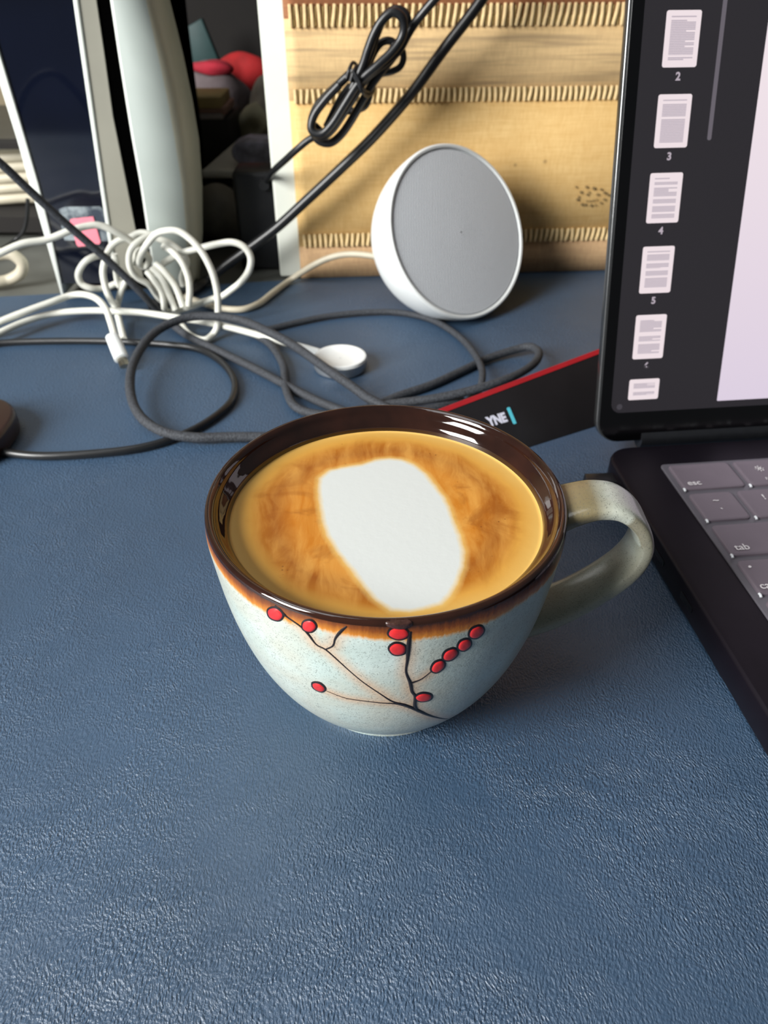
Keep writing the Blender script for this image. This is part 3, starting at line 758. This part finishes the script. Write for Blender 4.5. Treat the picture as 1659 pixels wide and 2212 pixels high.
low = [(-420, 900, 'Z', .0025), (-220, 830, 'Z', .0025), (-60, 752, 'Z', .004), (0, 719, 'Z', .006), (60, 693, 'Z', .007), (120, 677, 'Z', .007), (200, 671, 'Z', .008), (300, 675, 'Z', .009), (380, 686, 'Z', .009), (440, 695, 'Z', .008), (500, 708, 'Z', .006), (570, 727, 'Z', .004), (630, 744, 'Z', .0035), (660, 754, 'Z', .0035)]
cable('cable', [mixp(low)], rW, M_WHITEC, wc)
tp = catmull(mixp([(640, 747, 'Z', .0035), (668, 756, 'Z', .0036), (690, 764, 'Z', .0036)]), 5)
V, Fc = tube_geo(tp, [.0020 + .0006 * i / (len(tp) - 1) for i in range(len(tp))], 12); mesh_obj('strain_relief', V, Fc, M_WHITEP, wc)
# usb-c cable
up = [(-420, 850, 'Z', .0025), (-220, 790, 'Z', .0025), (-60, 725, 'Z', .005), (0, 695, 'Z', .009), (60, 671, 'Z', .012), (110, 653, 'Z', .014), (150, 639, 'Z', .015), (180, 636, 'Z', .016), (208, 645, 'Z', .017), (228, 666, 'Z', .016), (238, 692, 'Z', .014), (245, 715, 'Z', .011), (249, 732, 'Z', .009)]
uc = empty('usb_cable', tuple(PZ(250, 760, 0)), 'white charging cable ending in a plug with bare metal tip', 'cable')
cable('cable', [mixp(up)], rW, M_WHITEC, uc)
pa, pb = PZ(243, 728, .0095), PZ(263, 775, .0055); d_ = (pb - pa).normalized()
V, Fc = tube_geo([pa - d_ * .0005, pa, pa + (pb - pa) * .5, pb, pb + d_ * .0002], [.0030, .0036, .0038, .0038, .0034], 18, flat=.75); mesh_obj('plug', V, Fc, M_WHITEP, uc)
V, Fc = tube_geo([pb - d_ * .001, pb + d_ * .0068], .0026, 14, flat=.5); mesh_obj('connector', V, Fc, M_METAL, uc)
# tangled white cable
Y0 = .430
def z6(pts, y=Y0, ys=None): return [PY(*T6(a, b), (ys[i] if ys else y)) for i, (a, b) in enumerate(pts)]
strands = [
 [PZ(-420, 760, .0025), PZ(-240, 715, .0025), PY(-120, 610, .39), PY(-60, 575, .40), PY(0, 547, .405), PY(50, 526, .41), PY(100, 518, .415), PY(150, 499, .42), PY(185, 489, .425), PY(215, 487, .428), PY(250, 501, .43), PY(288, 524, .434), PY(310, 552, .438)],
 z6([(330,435),(230,460),(160,510),(115,600),(140,680),(220,720),(320,725),(420,690),(500,650)], ys=[.438,.432,.43,.43,.43,.43,.434,.436,.44]),
 z6([(345,470),(325,580),(345,700),(380,800),(430,880),(455,960),(480,1060),(505,1160)], ys=[.428,.425,.423,.421,.419,.415,.402,.389]),
 z6([(360,430),(400,360),(470,310),(560,285),(640,250),(720,260),(800,300),(900,340),(1000,420),(1040,500),(1000,620),(1010,700)], ys=[.442]*9+[.444]*3),
 z6([(760,260),(650,310),(580,370),(550,450),(560,550),(620,630),(720,690),(770,760),(810,810),(850,840)], ys=[.434,.428,.425,.425,.425,.427,.43,.434,.436,.438]),
 z6([(630,515),(650,440),(700,350),(780,260),(880,230),(980,240),(1080,310),(1160,400),(1220,500),(1270,620),(1300,760),(1308,880),(1305,980)], ys=[.428,.424,.421,.419,.418,.418,.417,.416,.415,.414,.413,.412,.411]),
 z6([(840,510),(920,460),(1000,420),(1150,380),(1300,345),(1430,330),(1530,370),(1585,460),(1570,570),(1500,670),(1420,735),(1340,790),(1250,815),(1100,870),(960,915),(860,925)], ys=[.436,.434,.432,.431,.43,.43,.43,.43,.43,.43,.43,.43,.43,.427,.424,.424]),
 z6([(700,575),(760,650),(830,760),(855,920)], ys=[.427,.425,.424,.421]),
 z6([(740,540),(830,640),(890,770),(945,910)], ys=[.427,.425,.424,.42]),
 z6([(770,510),(850,580),(940,700),(1010,880)], ys=[.427,.425,.424,.42]),
 z6([(840,360),(920,410),(1000,500),(1050,620),(1065,740),(1055,870)], ys=[.43,.426,.424,.423,.422,.421]),
 z6([(420,430),(440,500),(440,600),(465,700),(500,660)], ys=[.434]*5), z6([(520,660),(480,750),(450,860),(440,930)], ys=[.430,.428,.425,.42]),
 z6([(560,520),(640,400),(720,470),(680,540),(600,490)], ys=[.434,.430,.434,.438,.434]),
 [PZ(385, 690, .004), PZ(393, 703, .003), PZ(406, 720, .0025), PZ(424, 731, .0025), PZ(444, 734, .0025), PZ(459, 724, .003), PZ(468, 710, .006), PZ(471, 690, .011)],
]
V, Fc = [], []
zmin = .0022
for s in strands:
    P = catmull(s, 8)
    for p in P: p.z = max(p.z, zmin)
    tube_geo(P, rW, 10, V, Fc)
o = mesh_obj('white_cable', V, Fc, M_WHITEC, base=tuple(PZ(350, 690, 0))); tag(o, 'long white cable knotted into a loose tangle before the console', 'cable')
# speaker cord
P = [PZ(395, 640, .003), PZ(440, 655, .003), PZ(480, 666, .0024), PZ(525, 668, .0022), PZ(560, 655, .0022), PZ(590, 632, .0025), PZ(630, 603, .003), PY(675, 574, .470), PY(715, 556, .468), PY(755, 549, .466), PY(800, 552, .462), PY(835, 560, .458)]
o = cable('speaker_cord', [P], .0019, M_CREAMC, base=tuple(PZ(500, 660, 0))); tag(o, 'cream power cord running from the white speaker towards the tangle', 'cable')
# cream loop at far left
P = [PZ(-330, 600, .003), PZ(-170, 600, .004), PY(-70, 566, .475), PY(-10, 551, .475), PY(22, 549, .475), PY(42, 561, .475), PY(49, 575, .475), PY(42, 592, .475), PZ(18, 605, .004), PZ(-15, 610, .004), PZ(-80, 615, .004), PZ(-200, 630, .0035), PZ(-330, 640, .0035)]
o = cable('cream_cable', [P], .0036, M_CREAMC, base=tuple(PZ(10, 600, 0))); tag(o, 'thick cream cable loop at the left edge behind the console fin', 'cable')

# ------------------------------------------------------------------ black and grey cables
rB = .0021
P = [(-430, 700, 'Z', .0025), (-350, 540, 'Y', .365), (-240, 330, 'Y', .375), (-150, 270, 'Y', .38), (-70, 300, 'Y', .385), (0, 352, 'Y', .39), (60, 408, 'Y', .395), (130, 472, 'Y', .40), (200, 533, 'Y', .405), (260, 588, 'Y', .408), (310, 638, 'Y', .41), (350, 680, 'Z', .006), (400, 722, 'Z', .003), (470, 757, 'Z', .0025), (550, 796, 'Z', .0025), (620, 833, 'Z', .0025), (690, 868, 'Z', .0025), (760, 893, 'Z', .0025), (830, 905, 'Z', .0025)]
o = cable('dark_cable', [mixp(P)], rB, M_BRAID, base=tuple(PZ(400, 722, 0))); tag(o, 'dark grey cable slanting down from the left frame edge across the white tangle', 'cable')
P = [(1000, 865, 'Z', .0025), (880, 893, 'Z', .003), (806, 866, 'Z', .0045), (760, 835, 'Z', .007), (700, 793, 'Z', .0095), (640, 750, 'Z', .011), (590, 722, 'Z', .013), (520, 692, 'Z', .014), (450, 683, 'Z', .0145), (390, 690, 'Z', .014), (330, 722, 'Z', .012), (290, 780, 'Z', .010), (281, 840, 'Z', .008), (300, 895, 'Z', .006), (350, 932, 'Z', .0045), (420, 945, 'Z', .0035), (500, 944, 'Z', .0028), (580, 945, 'Z', .0025), (680, 955, 'Z', .0025)]
o = cable('braided_cable', [mixp(P)], .0023, M_BRAID, base=tuple(PZ(350, 932, 0))); tag(o, 'grey braided cable standing in a wide raised loop left behind the cup', 'cable')
P = [(-500, 790, 'Z', .002), (-300, 765, 'Z', .002), (-90, 752, 'Z', .002), (0, 741, 'Z', .002), (100, 737, 'Z', .002), (220, 737, 'Z', .002), (330, 742, 'Z', .002), (420, 752, 'Z', .002), (475, 780, 'Z', .002), (505, 820, 'Z', .002), (500, 865, 'Z', .002), (450, 910, 'Z', .002), (380, 945, 'Z', .002), (300, 968, 'Z', .002), (200, 980, 'Z', .002), (100, 985, 'Z', .002), (30, 980, 'Z', .002), (-60, 965, 'Z', .002)]
o = cable('thin_dark_cable', [mixp(P)], .0018, M_BLACKC, base=tuple(PZ(505, 820, 0))); tag(o, 'thin black cable lying flat in a wide arc at the left of the mat', 'cable')
P = [(540, 712, 'Z', .002), (575, 712, 'Z', .002), (640, 697, 'Z', .002), (710, 683, 'Z', .002), (790, 675, 'Z', .002), (860, 675, 'Z', .002), (930, 690, 'Z', .002), (985, 722, 'Z', .0025), (1022, 760, 'Z', .004), (1040, 795, 'Z', .006), (1041, 822, 'Z', .0065), (1030, 850, 'Z', .004), (990, 880, 'Z', .0025)]
o = cable('grey_cable', [mixp(P)], rB * .85, M_BRAID, base=tuple(PZ(860, 675, 0))); tag(o, 'slim grey cable arching past the charging puck to below the speaker', 'cable')
P = [(760, 905, 'Z', .002), (850, 860, 'Z', .0022), (930, 832, 'Z', .0022), (1000, 800, 'Z', .0022), (1050, 776, 'Z', .0025), (1110, 756, 'Z', .004), (1145, 749, 'Z', .006), (1164, 762, 'Z', .0075), (1155, 784, 'Z', .0085), (1120, 808, 'Z', .010), (1070, 828, 'Z', .010), (1000, 848, 'Z', .008), (930, 862, 'Z', .006), (850, 872, 'Z', .004), (780, 885, 'Z', .0025), (700, 896, 'Z', .0025), (640, 880, 'Z', .0025), (618, 840, 'Z', .0025), (612, 790, 'Z', .0025), (585, 745, 'Z', .0025), (545, 720, 'Z', .0025)]
o = cable('looped_grey_cable', [mixp(P)], rB, M_BRAID, base=tuple(PZ(930, 850, 0))); tag(o, 'grey cable folded back in a narrow loop against the red edge of the flat box', 'cable')
# thick black cable hanging in front of woven mat
P = [PY(1330, -560, .474), PY(1210, -290, .474), PY(1120, -130, .474), PY(1040, 0, .474), PY(960, 105, .474), PY(890, 200, .474), PY(810, 292, .474), PY(735, 365, .474), PY(660, 435, .474), PY(600, 490, .474), PY(545, 532, .474), PY(490, 572, .474), PZ(445, 606, .004), PZ(405, 634, .0031), PZ(360, 652, .0031), PZ(320, 660, .0031)]
o = cable('thick_black_cable', [P], .0030, M_BLACKC, base=tuple(PZ(440, 604, 0))); tag(o, 'thick black cable running diagonally across the woven mat', 'cable')
# tied bundle
ZB = lambda x, y, Y=.455: PY(x * .1929 + 640, y * .1929, Y)
bd = empty('tied_power_cable', tuple(PY(690, 300, .455)), 'black cable folded into a tied bundle hanging before the woven mat', 'cable')
r1 = .0022
V, Fc = [], []
def add(pts, r=r1):
    P = catmull([ZB(*p) for p in pts], 8); tube_geo(P, r, 12, V, Fc)
add([(2900,-2300,.455),(2300,-1300,.455),(1950,-650,.455),(1720,-200,.455),(1560,-20,.455),(1430,130,.456),(1320,270,.457),(1240,400,.457),(1150,560,.456),(1010,690,.454),(880,790,.452),(760,900,.452),(640,1090,.452),(520,1280,.452),(400,1450,.452),(290,1530,.452),(190,1480,.452),(170,1360,.453),(230,1200,.454),(350,1060,.455),(500,920,.456),(640,790,.456)])
add([(620,1000,.449),(740,740,.449),(800,560,.449),(870,380,.449),(960,230,.449),(1070,140,.449),(1170,180,.449),(1205,300,.450),(1170,440,.450),(1060,590,.449),(900,740,.448),(760,860,.448),(660,980,.448),(540,1170,.448),(400,1390,.448),(280,1500,.448),(170,1450,.449),(200,1290,.450),(330,1110,.450),(480,950,.450)])
add([(700,860,.459),(820,620,.459),(890,400,.459),(990,190,.459),(1120,110,.459),(1230,170,.459),(1240,330,.459),(1180,480,.458),(1080,640,.456),(960,790,.455),(850,940,.455),(740,1130,.455),(620,1340,.456),(500,1510,.457),(380,1600,.457),(260,1580,.457),(200,1490,.457),(260,1400,.458)])
add([(700,900,.464),(800,740,.464),(870,590,.464),(940,490,.464),(1020,455,.464),(1090,480,.464),(1070,560,.463),(980,680,.462),(850,830,.461)], .0019)
add([(1190,560,.461),(1200,660,.461),(1160,750,.461),(1070,800,.460),(950,830,.460),(860,900,.460),(830,1050,.460),(780,1180,.460),(690,1230,.460),(560,1250,.461)], .0017)
add([(330,1420,.46),(400,1280,.46),(450,1180,.46),(520,1060,.458),(600,960,.456)], .0017)
add([(300,1500,.457),(150,1560,.460),(0,1680,.462),(-120,1790,.467),(-250,1910,.476),(-330,2020,.502)], .0019)
o = mesh_obj('cable', V, Fc, M_BLACKC, bd, auto=60)
V, Fc = [], []
for dxx in (0, 45):
    P = [(560 + dxx, 880 + dxx * .8, .446), (600 + dxx, 760 + dxx * .8, .447), (640 + dxx, 700 + dxx * .8, .453), (700 + dxx, 760 + dxx * .8, .460), (800 + dxx, 900 + dxx * .5, .462), (850 + dxx * .5, 1000, .459), (800, 1030 + dxx, .451), (740, 985 + dxx, .444), (690, 880 + dxx, .4435), (640, 800 + dxx, .4440)]
    tube_geo(catmull([ZB(*p) for p in P], 6), .0009, 8, V, Fc)
o = mesh_obj('wire_tie', V, Fc, M_BLACKP, bd, auto=60); tag(o, 'twisted black wire tie')

# ------------------------------------------------------------------ power adapter the bundle plugs into
p_ = PZ(560, 566); ad = empty('power_adapter', (p_.x, p_.y + .01, 0), 'black upright power brick behind the white panel edge', 'adapter')
fy = .508
c = [PY(507, 372, fy), PY(604, 365, fy), PY(618, 566, fy), PY(512, 566, fy)]
x0 = (c[0].x + c[3].x) / 2; x1 = x0 + .032; zt = c[0].z
e_x = (A0 - du * .0135).x
o = mesh_obj('body', *box_vf(x0, x1, fy, fy + .028, -.0019, zt), M_BLACKP, ad); bevel_obj(o, .003, 3)
sk = PY(572, 400, fy); V, Fc = tube_geo([sk + Vector((0, .003, 0)), sk + Vector((.0005, -.006, .0015))], [.0045, .0032], 14); mesh_obj('plug', V, Fc, M_BLACKC, ad)

# ------------------------------------------------------------------ game console
FYc = .457
M_FIN = simple('white_fin', 'd9ddd6', .4, .03, 30); M_PANEL = simple('warm_grey_panel', '8e8c80', .5, .05, 30); M_FACE = simple('pale_grey_panel', '9ba39e', .42, .03, 30)
t = NT('gloss_navy_black'); t.col(t.ramp(t.noise(8, 2), [(.4, '070a14'), (.6, '0b1020')])); t.set(Roughness=.07, Specular_IOR_Level=.7); M_CORE = t.m
gc = empty('game_console', tuple(PZ(220, 635)), 'tall white and black game console standing behind the white cable tangle', 'game console')
def col_pts(rows, Y, top=.33, dY=None):
    P = [PY(x, y, Y) for x, y in rows]
    d = (P[0] - P[1]) / (P[0].z - P[1].z); P = [P[0] + d * (top - P[0].z)] + P
    for p in P: p.z = max(p.z, -.0016)
    return P
def wall_strip(name, L_, R_, mat, depth, parent=gc, bev=0):   # two edge columns, extruded backward
    n = len(L_); ol = L_ + R_[::-1]
    V, Fc = [], []
    for a, b in zip(L_, R_): V += [a, b, b + Vector((0, depth, 0)), a + Vector((0, depth, 0))]
    for i in range(n - 1):
        for k in range(4): k2 = (k + 1) % 4; Fc.append((i * 4 + k, i * 4 + k2, i * 4 + 4 + k2, i * 4 + 4 + k))
    Fc.append((0, 1, 2, 3)); Fc.append(tuple((n - 1) * 4 + k for k in range(4)))
    o = mesh_obj(name, V, Fc, mat, parent, auto=35)
    if bev: bevel_obj(o, bev, 2, 50)
    return o
ys = [0, 120, 300, 400, 500, 640]
f = lambda xs, ys_=ys: list(zip(xs, ys_))
lfL = col_pts(f([-52, -20, 36, 64, 93, 133]), FYc); lfR = col_pts(f([-34, 0, 54, 83, 108, 138]), FYc)
o = wall_strip('side_fin', lfL, lfR, M_FIN, .24, bev=.0008); tag(o, 'left white fin seen edge-on')
ysc = [0, 120, 300, 400, 500, 612]
coL = col_pts(f([-34, 0, 54, 83, 108, 134], ysc), FYc + .0015); coR = col_pts(f([160, 177, 203, 217, 231, 246], ysc), FYc + .0015)
wall_strip('core', coL, coR, M_CORE, .22)
yr = [0, 120, 250, 400, 500, 560]
a1 = col_pts(f([157, 174, 193, 215, 230, 240], yr), FYc); a2 = col_pts(f([168, 185, 203, 224, 239, 247], yr), FYc)
o = wall_strip('side_fin', a1, a2, M_FIN, .24, bev=.0006); tag(o, 'thin bright edge of the right fin')
yq = [12, 120, 250, 400, 500, 600]
b1 = col_pts(f([168.5, 185, 203, 224, 239, 256], yq), FYc + .001); b2 = col_pts(f([209, 225, 243, 273, 293, 309], yq), FYc + .0025)
o = wall_strip('front_panel', b1, b2, M_PANEL, .20); tag(o, 'warm grey strip left of the disc slot')
c1 = col_pts(f([208, 224, 242, 272, 292, 308], yq), FYc + .0038); c2 = col_pts(f([237, 254, 277, 304, 319, 334], yq), FYc + .0038)
o = wall_strip('disc_slot', c1, c2, simple('slot_black', '020202', .9, Specular_IOR_Level=0.0), .18); tag(o, 'deep black vertical slot')
# slot cap above
z_c = PY(220, 12, FYc).z
g1 = col_pts(f([206, 229, 252, 277, 294, 309], [-1, 0, 1, 2, 3, 4]), FYc + .004)
capL = [PY(168, -60, FYc + .006), PY(168, 10, FYc + .006)]; capR = [PY(234, -60, FYc + .006), PY(237, 10, FYc + .006)]
capL = [capL[0] + (capL[0] - capL[1]) * ((.33 - capL[0].z) / (capL[0].z - capL[1].z)), capL[1]]; capR = [capR[0] + (capR[0] - capR[1]) * ((.33 - capR[0].z) / (capR[0].z - capR[1].z)), capR[1]]
wall_strip('slot_top', capL, capR, M_PANEL, .16)
# right fin loft
yg = [0, 114, 215, 300, 400, 500, 600, 640]
xs_ = {'a': [238, 255, 271, 285, 303, 318, 333, 338], 'b': [243, 259, 275, 289, 307, 322, 337, 342], 'c': [315, 340, 362, 377, 393, 402, 404, 398], 'd': [340, 365, 388, 402, 414, 421, 420, 414], 'e': [367, 395, 416, 430, 437, 438, 431, 425]}
dep = {'a': FYc + .001, 'b': FYc - .001, 'c': FYc + .003, 'd': FYc + .009, 'e': FYc + .030}
cols = [col_pts(list(zip(xs_['a'], yg)), FYc + .006)] + [col_pts(list(zip(xs_[k], yg)), dep[k]) for k in 'abcde']
e_c = cols[-1]; cols.append([Vector((p.x * (p.y + .06) / p.y - .001, p.y + .06, p.z)) for p in e_c]); cols.append([Vector((p.x * (p.y + .17) / p.y - .002, p.y + .17, p.z)) for p in e_c])
V, Fc = [], []; n = len(cols[0])
for c in cols: V += c
fm = []
for j in range(len(cols) - 1):
    for i in range(n - 1): Fc.append((j * n + i, j * n + i + 1, (j + 1) * n + i + 1, (j + 1) * n + i)); fm.append(1 if j >= 3 else 0 if j > 1 else 2)
bot = [j * n + n - 1 for j in range(len(cols))]; top = [j * n for j in range(len(cols))]
Fc.append(tuple(bot)); Fc.append(tuple(top)); fm += [0, 0]
M_SIDEP = simple('warm_side', 'a09f8e', .5, .04, 30)
o = mesh_obj('curved_fin', V, Fc, [M_FACE, M_SIDEP, M_FIN], gc, auto=75, fm=fm); tag(o, 'wide pale grey curved right fin')
# tape and pink note on the core
Yt = FYc + .0010
q = [PY(x, y, Yt) for x, y in ((127, 452), (140, 447), (215, 446), (222, 452), (236, 517), (232, 521), (140, 519), (136, 510))]
t = NT('clear_tape'); t.col(t.ramp(t.noise(90, 3, .6), [(.42, '434a55'), (.60, '9aa4a8')])); t.set(Roughness=.15); t.b.inputs['Alpha'].default_value = .85
o = mesh_obj('clear_tape', *prism(q, Vector((0, .0004, 0))), t.m, gc, smooth=False)
q = [PY(x, y, Yt - .0006) for x, y in ((151, 476), (154, 473), (201, 468), (217, 523), (214, 528), (205, 527), (200, 524), (189, 531), (169, 533), (165, 528))]
o = mesh_obj('pink_note', *prism(q, Vector((0, .0004, 0))), simple('pink_paper', 'ee8494', .6, .04, 60), gc, smooth=False)

# ------------------------------------------------------------------ dark cavity: open shelf behind, with its clutter
sh = empty('dark_backboard', (-.17, .85, -.002), 'dark brown board standing far behind the clutter and the console', 'board')
for nm, b in (('back_board', (-.36, .02, 1.00, 1.012, -.002, .40)), ('side_board', (.02, .032, .70, 1.012, -.002, .40))):
    mesh_obj(nm, *box_vf(*b), M_DARKWOOD, sh, smooth=False)
def cloth(c): return simple('cloth_' + c, c, .85, .25, 40, .0004, 200)
def bpt(px, py, Y): return PY(px, py, Y)
red = bpt(532, 166, .84); o = blob('red_cloth', red, (.023, .016, .019), cloth('951013'), base=tuple(red), amp=.20, seed=3, rot=.3)
V0 = o; tag(o, 'crumpled bright red cloth on the clutter heap', 'cloth')
p = bpt(462, 146, .79); bm_ = blob('red_strap', p, (.02, .01, .007), cloth('9a1a2c'), base=tuple(p), amp=.15, seed=8, rot=-.2); tag(bm_, 'narrow dark red fabric strip left of the red cloth', 'cloth')
p = bpt(470, 232, .80); o = blob('grey_pouch', p, (.034, .03, .034), cloth('5a5052'), base=(p.x, p.y, -.002), amp=.16, seed=5, flat=-.0019); tag(o, 'dark grey purple soft pouch under the red cloth', 'pouch')
p = bpt(588, 238, .76); o = blob('white_sack', p, (.026, .026, .030), cloth('a89f92'), base=tuple(p), amp=.18, seed=7); tag(o, 'pale grey stuffed cloth sack against the white panel', 'sack')
p = bpt(560, 268, .75); o = blob('cream_cloth', p, (.022, .022, .016), cloth('a09a80'), base=tuple(p), amp=.2, seed=12); tag(o, 'cream crumpled cloth below the pale sack', 'cloth')
p = bpt(520, 290, .78); o = blob('yellow_paper', p, (.035, .03, .008), cloth('7e7a48'), base=tuple(p), amp=.22, seed=9); tag(o, 'dull yellow crumpled paper between sack and white tray', 'paper')
# small books
for i, (px, py, hh, cc, lb) in enumerate(((436, 224, .010, 'a08a58', 'yellow cardboard pack lying on the dark clutter'), (446, 240, .006, '8d6a5c', 'thin pinkish booklet under the yellow pack'), (440, 250, .006, '9b8f8c', 'pale thin booklet, lowest of the small pile'))):
    p = bpt(px, py, .70); o = mesh_obj('booklet', *box_vf(p.x - .02, p.x + .016, .70, .745, p.z - hh / 2, p.z + hh / 2), simple('book_' + cc, cc, .6, .1, 60), base=tuple(p), smooth=False)
    bevel_obj(o, .001); tag(o, lb, 'booklet', 'booklets beside the console')
p = bpt(445, 300, .70); o = mesh_obj('dark_carton', *box_vf(p.x - .03, p.x + .022, .70, .76, -.002, bpt(440, 256, .70).z), simple('carton_dark', '1d1715', .7), base=(p.x, .72, -.002), smooth=False); bevel_obj(o, .002); tag(o, 'dark carton beneath the small booklets', 'box')
# teal item
p = bpt(430, 80, .93); o = mesh_obj('teal_folder', *prism([bpt(x, y, .93) for x, y in ((400, 60), (435, 40), (472, 130), (455, 160), (420, 150))], Vector((0, .01, 0))), simple('teal_card', '1e3a3a', .6), base=tuple(p), smooth=False); bevel_obj(o, .001); tag(o, 'dark teal folder leaning in the shadow above the pouch', 'folder')
# white tray and patterned paper
p = bpt(500, 380, .62)
tr_ = empty('white_tray', (p.x, .64, -.002), 'pale grey slanted tray with a dark front slot left of the power brick', 'tray')
za = bpt(470, 368, .60).z; zb_ = bpt(470, 300, .70).z
xL, xR = bpt(434, 368, .60).x, bpt(540, 368, .60).x
V, Fc = prism([Vector((xL, .60, za)), Vector((xR + .02, .60, za)), Vector((xR + .03, .70, zb_)), Vector((xL + .012, .70, zb_))], Vector((0, 0, -.006)))
o = mesh_obj('tray_top', V, Fc, simple('tray_grey', 'dedad0', .35, .1, 30), tr_); bevel_obj(o, .0015)
mesh_obj('slot', *box_vf(xL, xR + .02, .602, .69, za - .012, za - .006), simple('slot_dark', '0b0a0a', .5), tr_, smooth=False)
o = mesh_obj('body', *box_vf(xL, xR + .02, .604, .695, -.002, za - .012), simple('tray_body', '75706a', .5), tr_); 
p1 = bpt(560, 330, .66)
o = mesh_obj('patterned_bag', *prism([bpt(x, y, .60) for x, y in ((498, 318), (530, 306), (575, 308), (612, 318), (612, 365), (520, 360), (500, 342))], Vector((0, .03, 0))), None or simple('bag_mix', 'a5a3b8', .6, .5, 90), base=tuple(bpt(550, 340, .60))); bevel_obj(o, .003); tag(o, 'grey blue patterned bag top behind the power brick', 'bag')
p = bpt(472, 470, .57); o = blob('grey_ball', (p.x, .57, .0185), (.0185, .0185, .0195), simple('ball_dark', '6b665c', .6, .1), base=(p.x, .57, -.002), amp=.02, seed=2, flat=-.0019); tag(o, 'round dark grey object on the desk right of the console', 'ball')
# stacked cream cables on left behind the console
cb_ = []
for i, (y, r) in enumerate(((318, .0038), (340, .0038), (362, .0038), (385, .0038), (407, .0038), (430, .0038))):
    P = [PY(-160, y - 6, .60 - .004 * i), PY(-60, y + 4, .60), PY(10, y, .60), PY(60, y - 3, .602), PY(105, y + 1, .604)]
    o = cable('coiled_cable', [P], r, M_CREAMC, base=tuple(P[2]), seg=12)
    tag(o, 'cream cable coil turn in the stack left of the console, ' + ('topmost', 'second from top', 'third from top', 'third from bottom', 'second from bottom', 'lowest')[i], 'cable', 'cream cables stacked left of the console')
o = mesh_obj('cable_shelf', *box_vf(-.42, -.245, .575, .70, PY(0, 445, .60).z - .012, PY(0, 445, .60).z - .001), M_DARKWOOD, base=(-.3, .62, 0)); tag(o, 'dark narrow shelf board carrying the stacked cream cables', 'shelf')
for x in (-.41, -.255):
    V, Fc = box_vf(x - .006, x + .006, .58, .69, -.002, PY(0, 445, .60).z - .012); q = mesh_obj('bracket', V, Fc, M_DARKWOOD, o, smooth=False)
o = mesh_obj('shelf_rail', *box_vf(-.42, -.255, .585, .60, PY(0, 312, .60).z, PY(0, 300, .60).z), M_DARKWOOD, base=(-.3, .59, PY(0, 306, .60).z), smooth=False); tag(o, 'dark brown rail above the stacked cream cables at the left', 'rail')
P = [PY(60, 430, .55), PY(58, 470, .55), PY(50, 500, .55), PY(30, 520, .55), PZ(0, 540, .003), PZ(-40, 560, .003)]
o = cable('thin_wire', [P], .0014, M_BLACKC, base=tuple(PZ(0, 540, 0))); tag(o, 'thin dark wire drooping to the desk left of the console', 'cable')

for ob in bpy.data.objects:
    if '_off' in ob: del ob['_off']
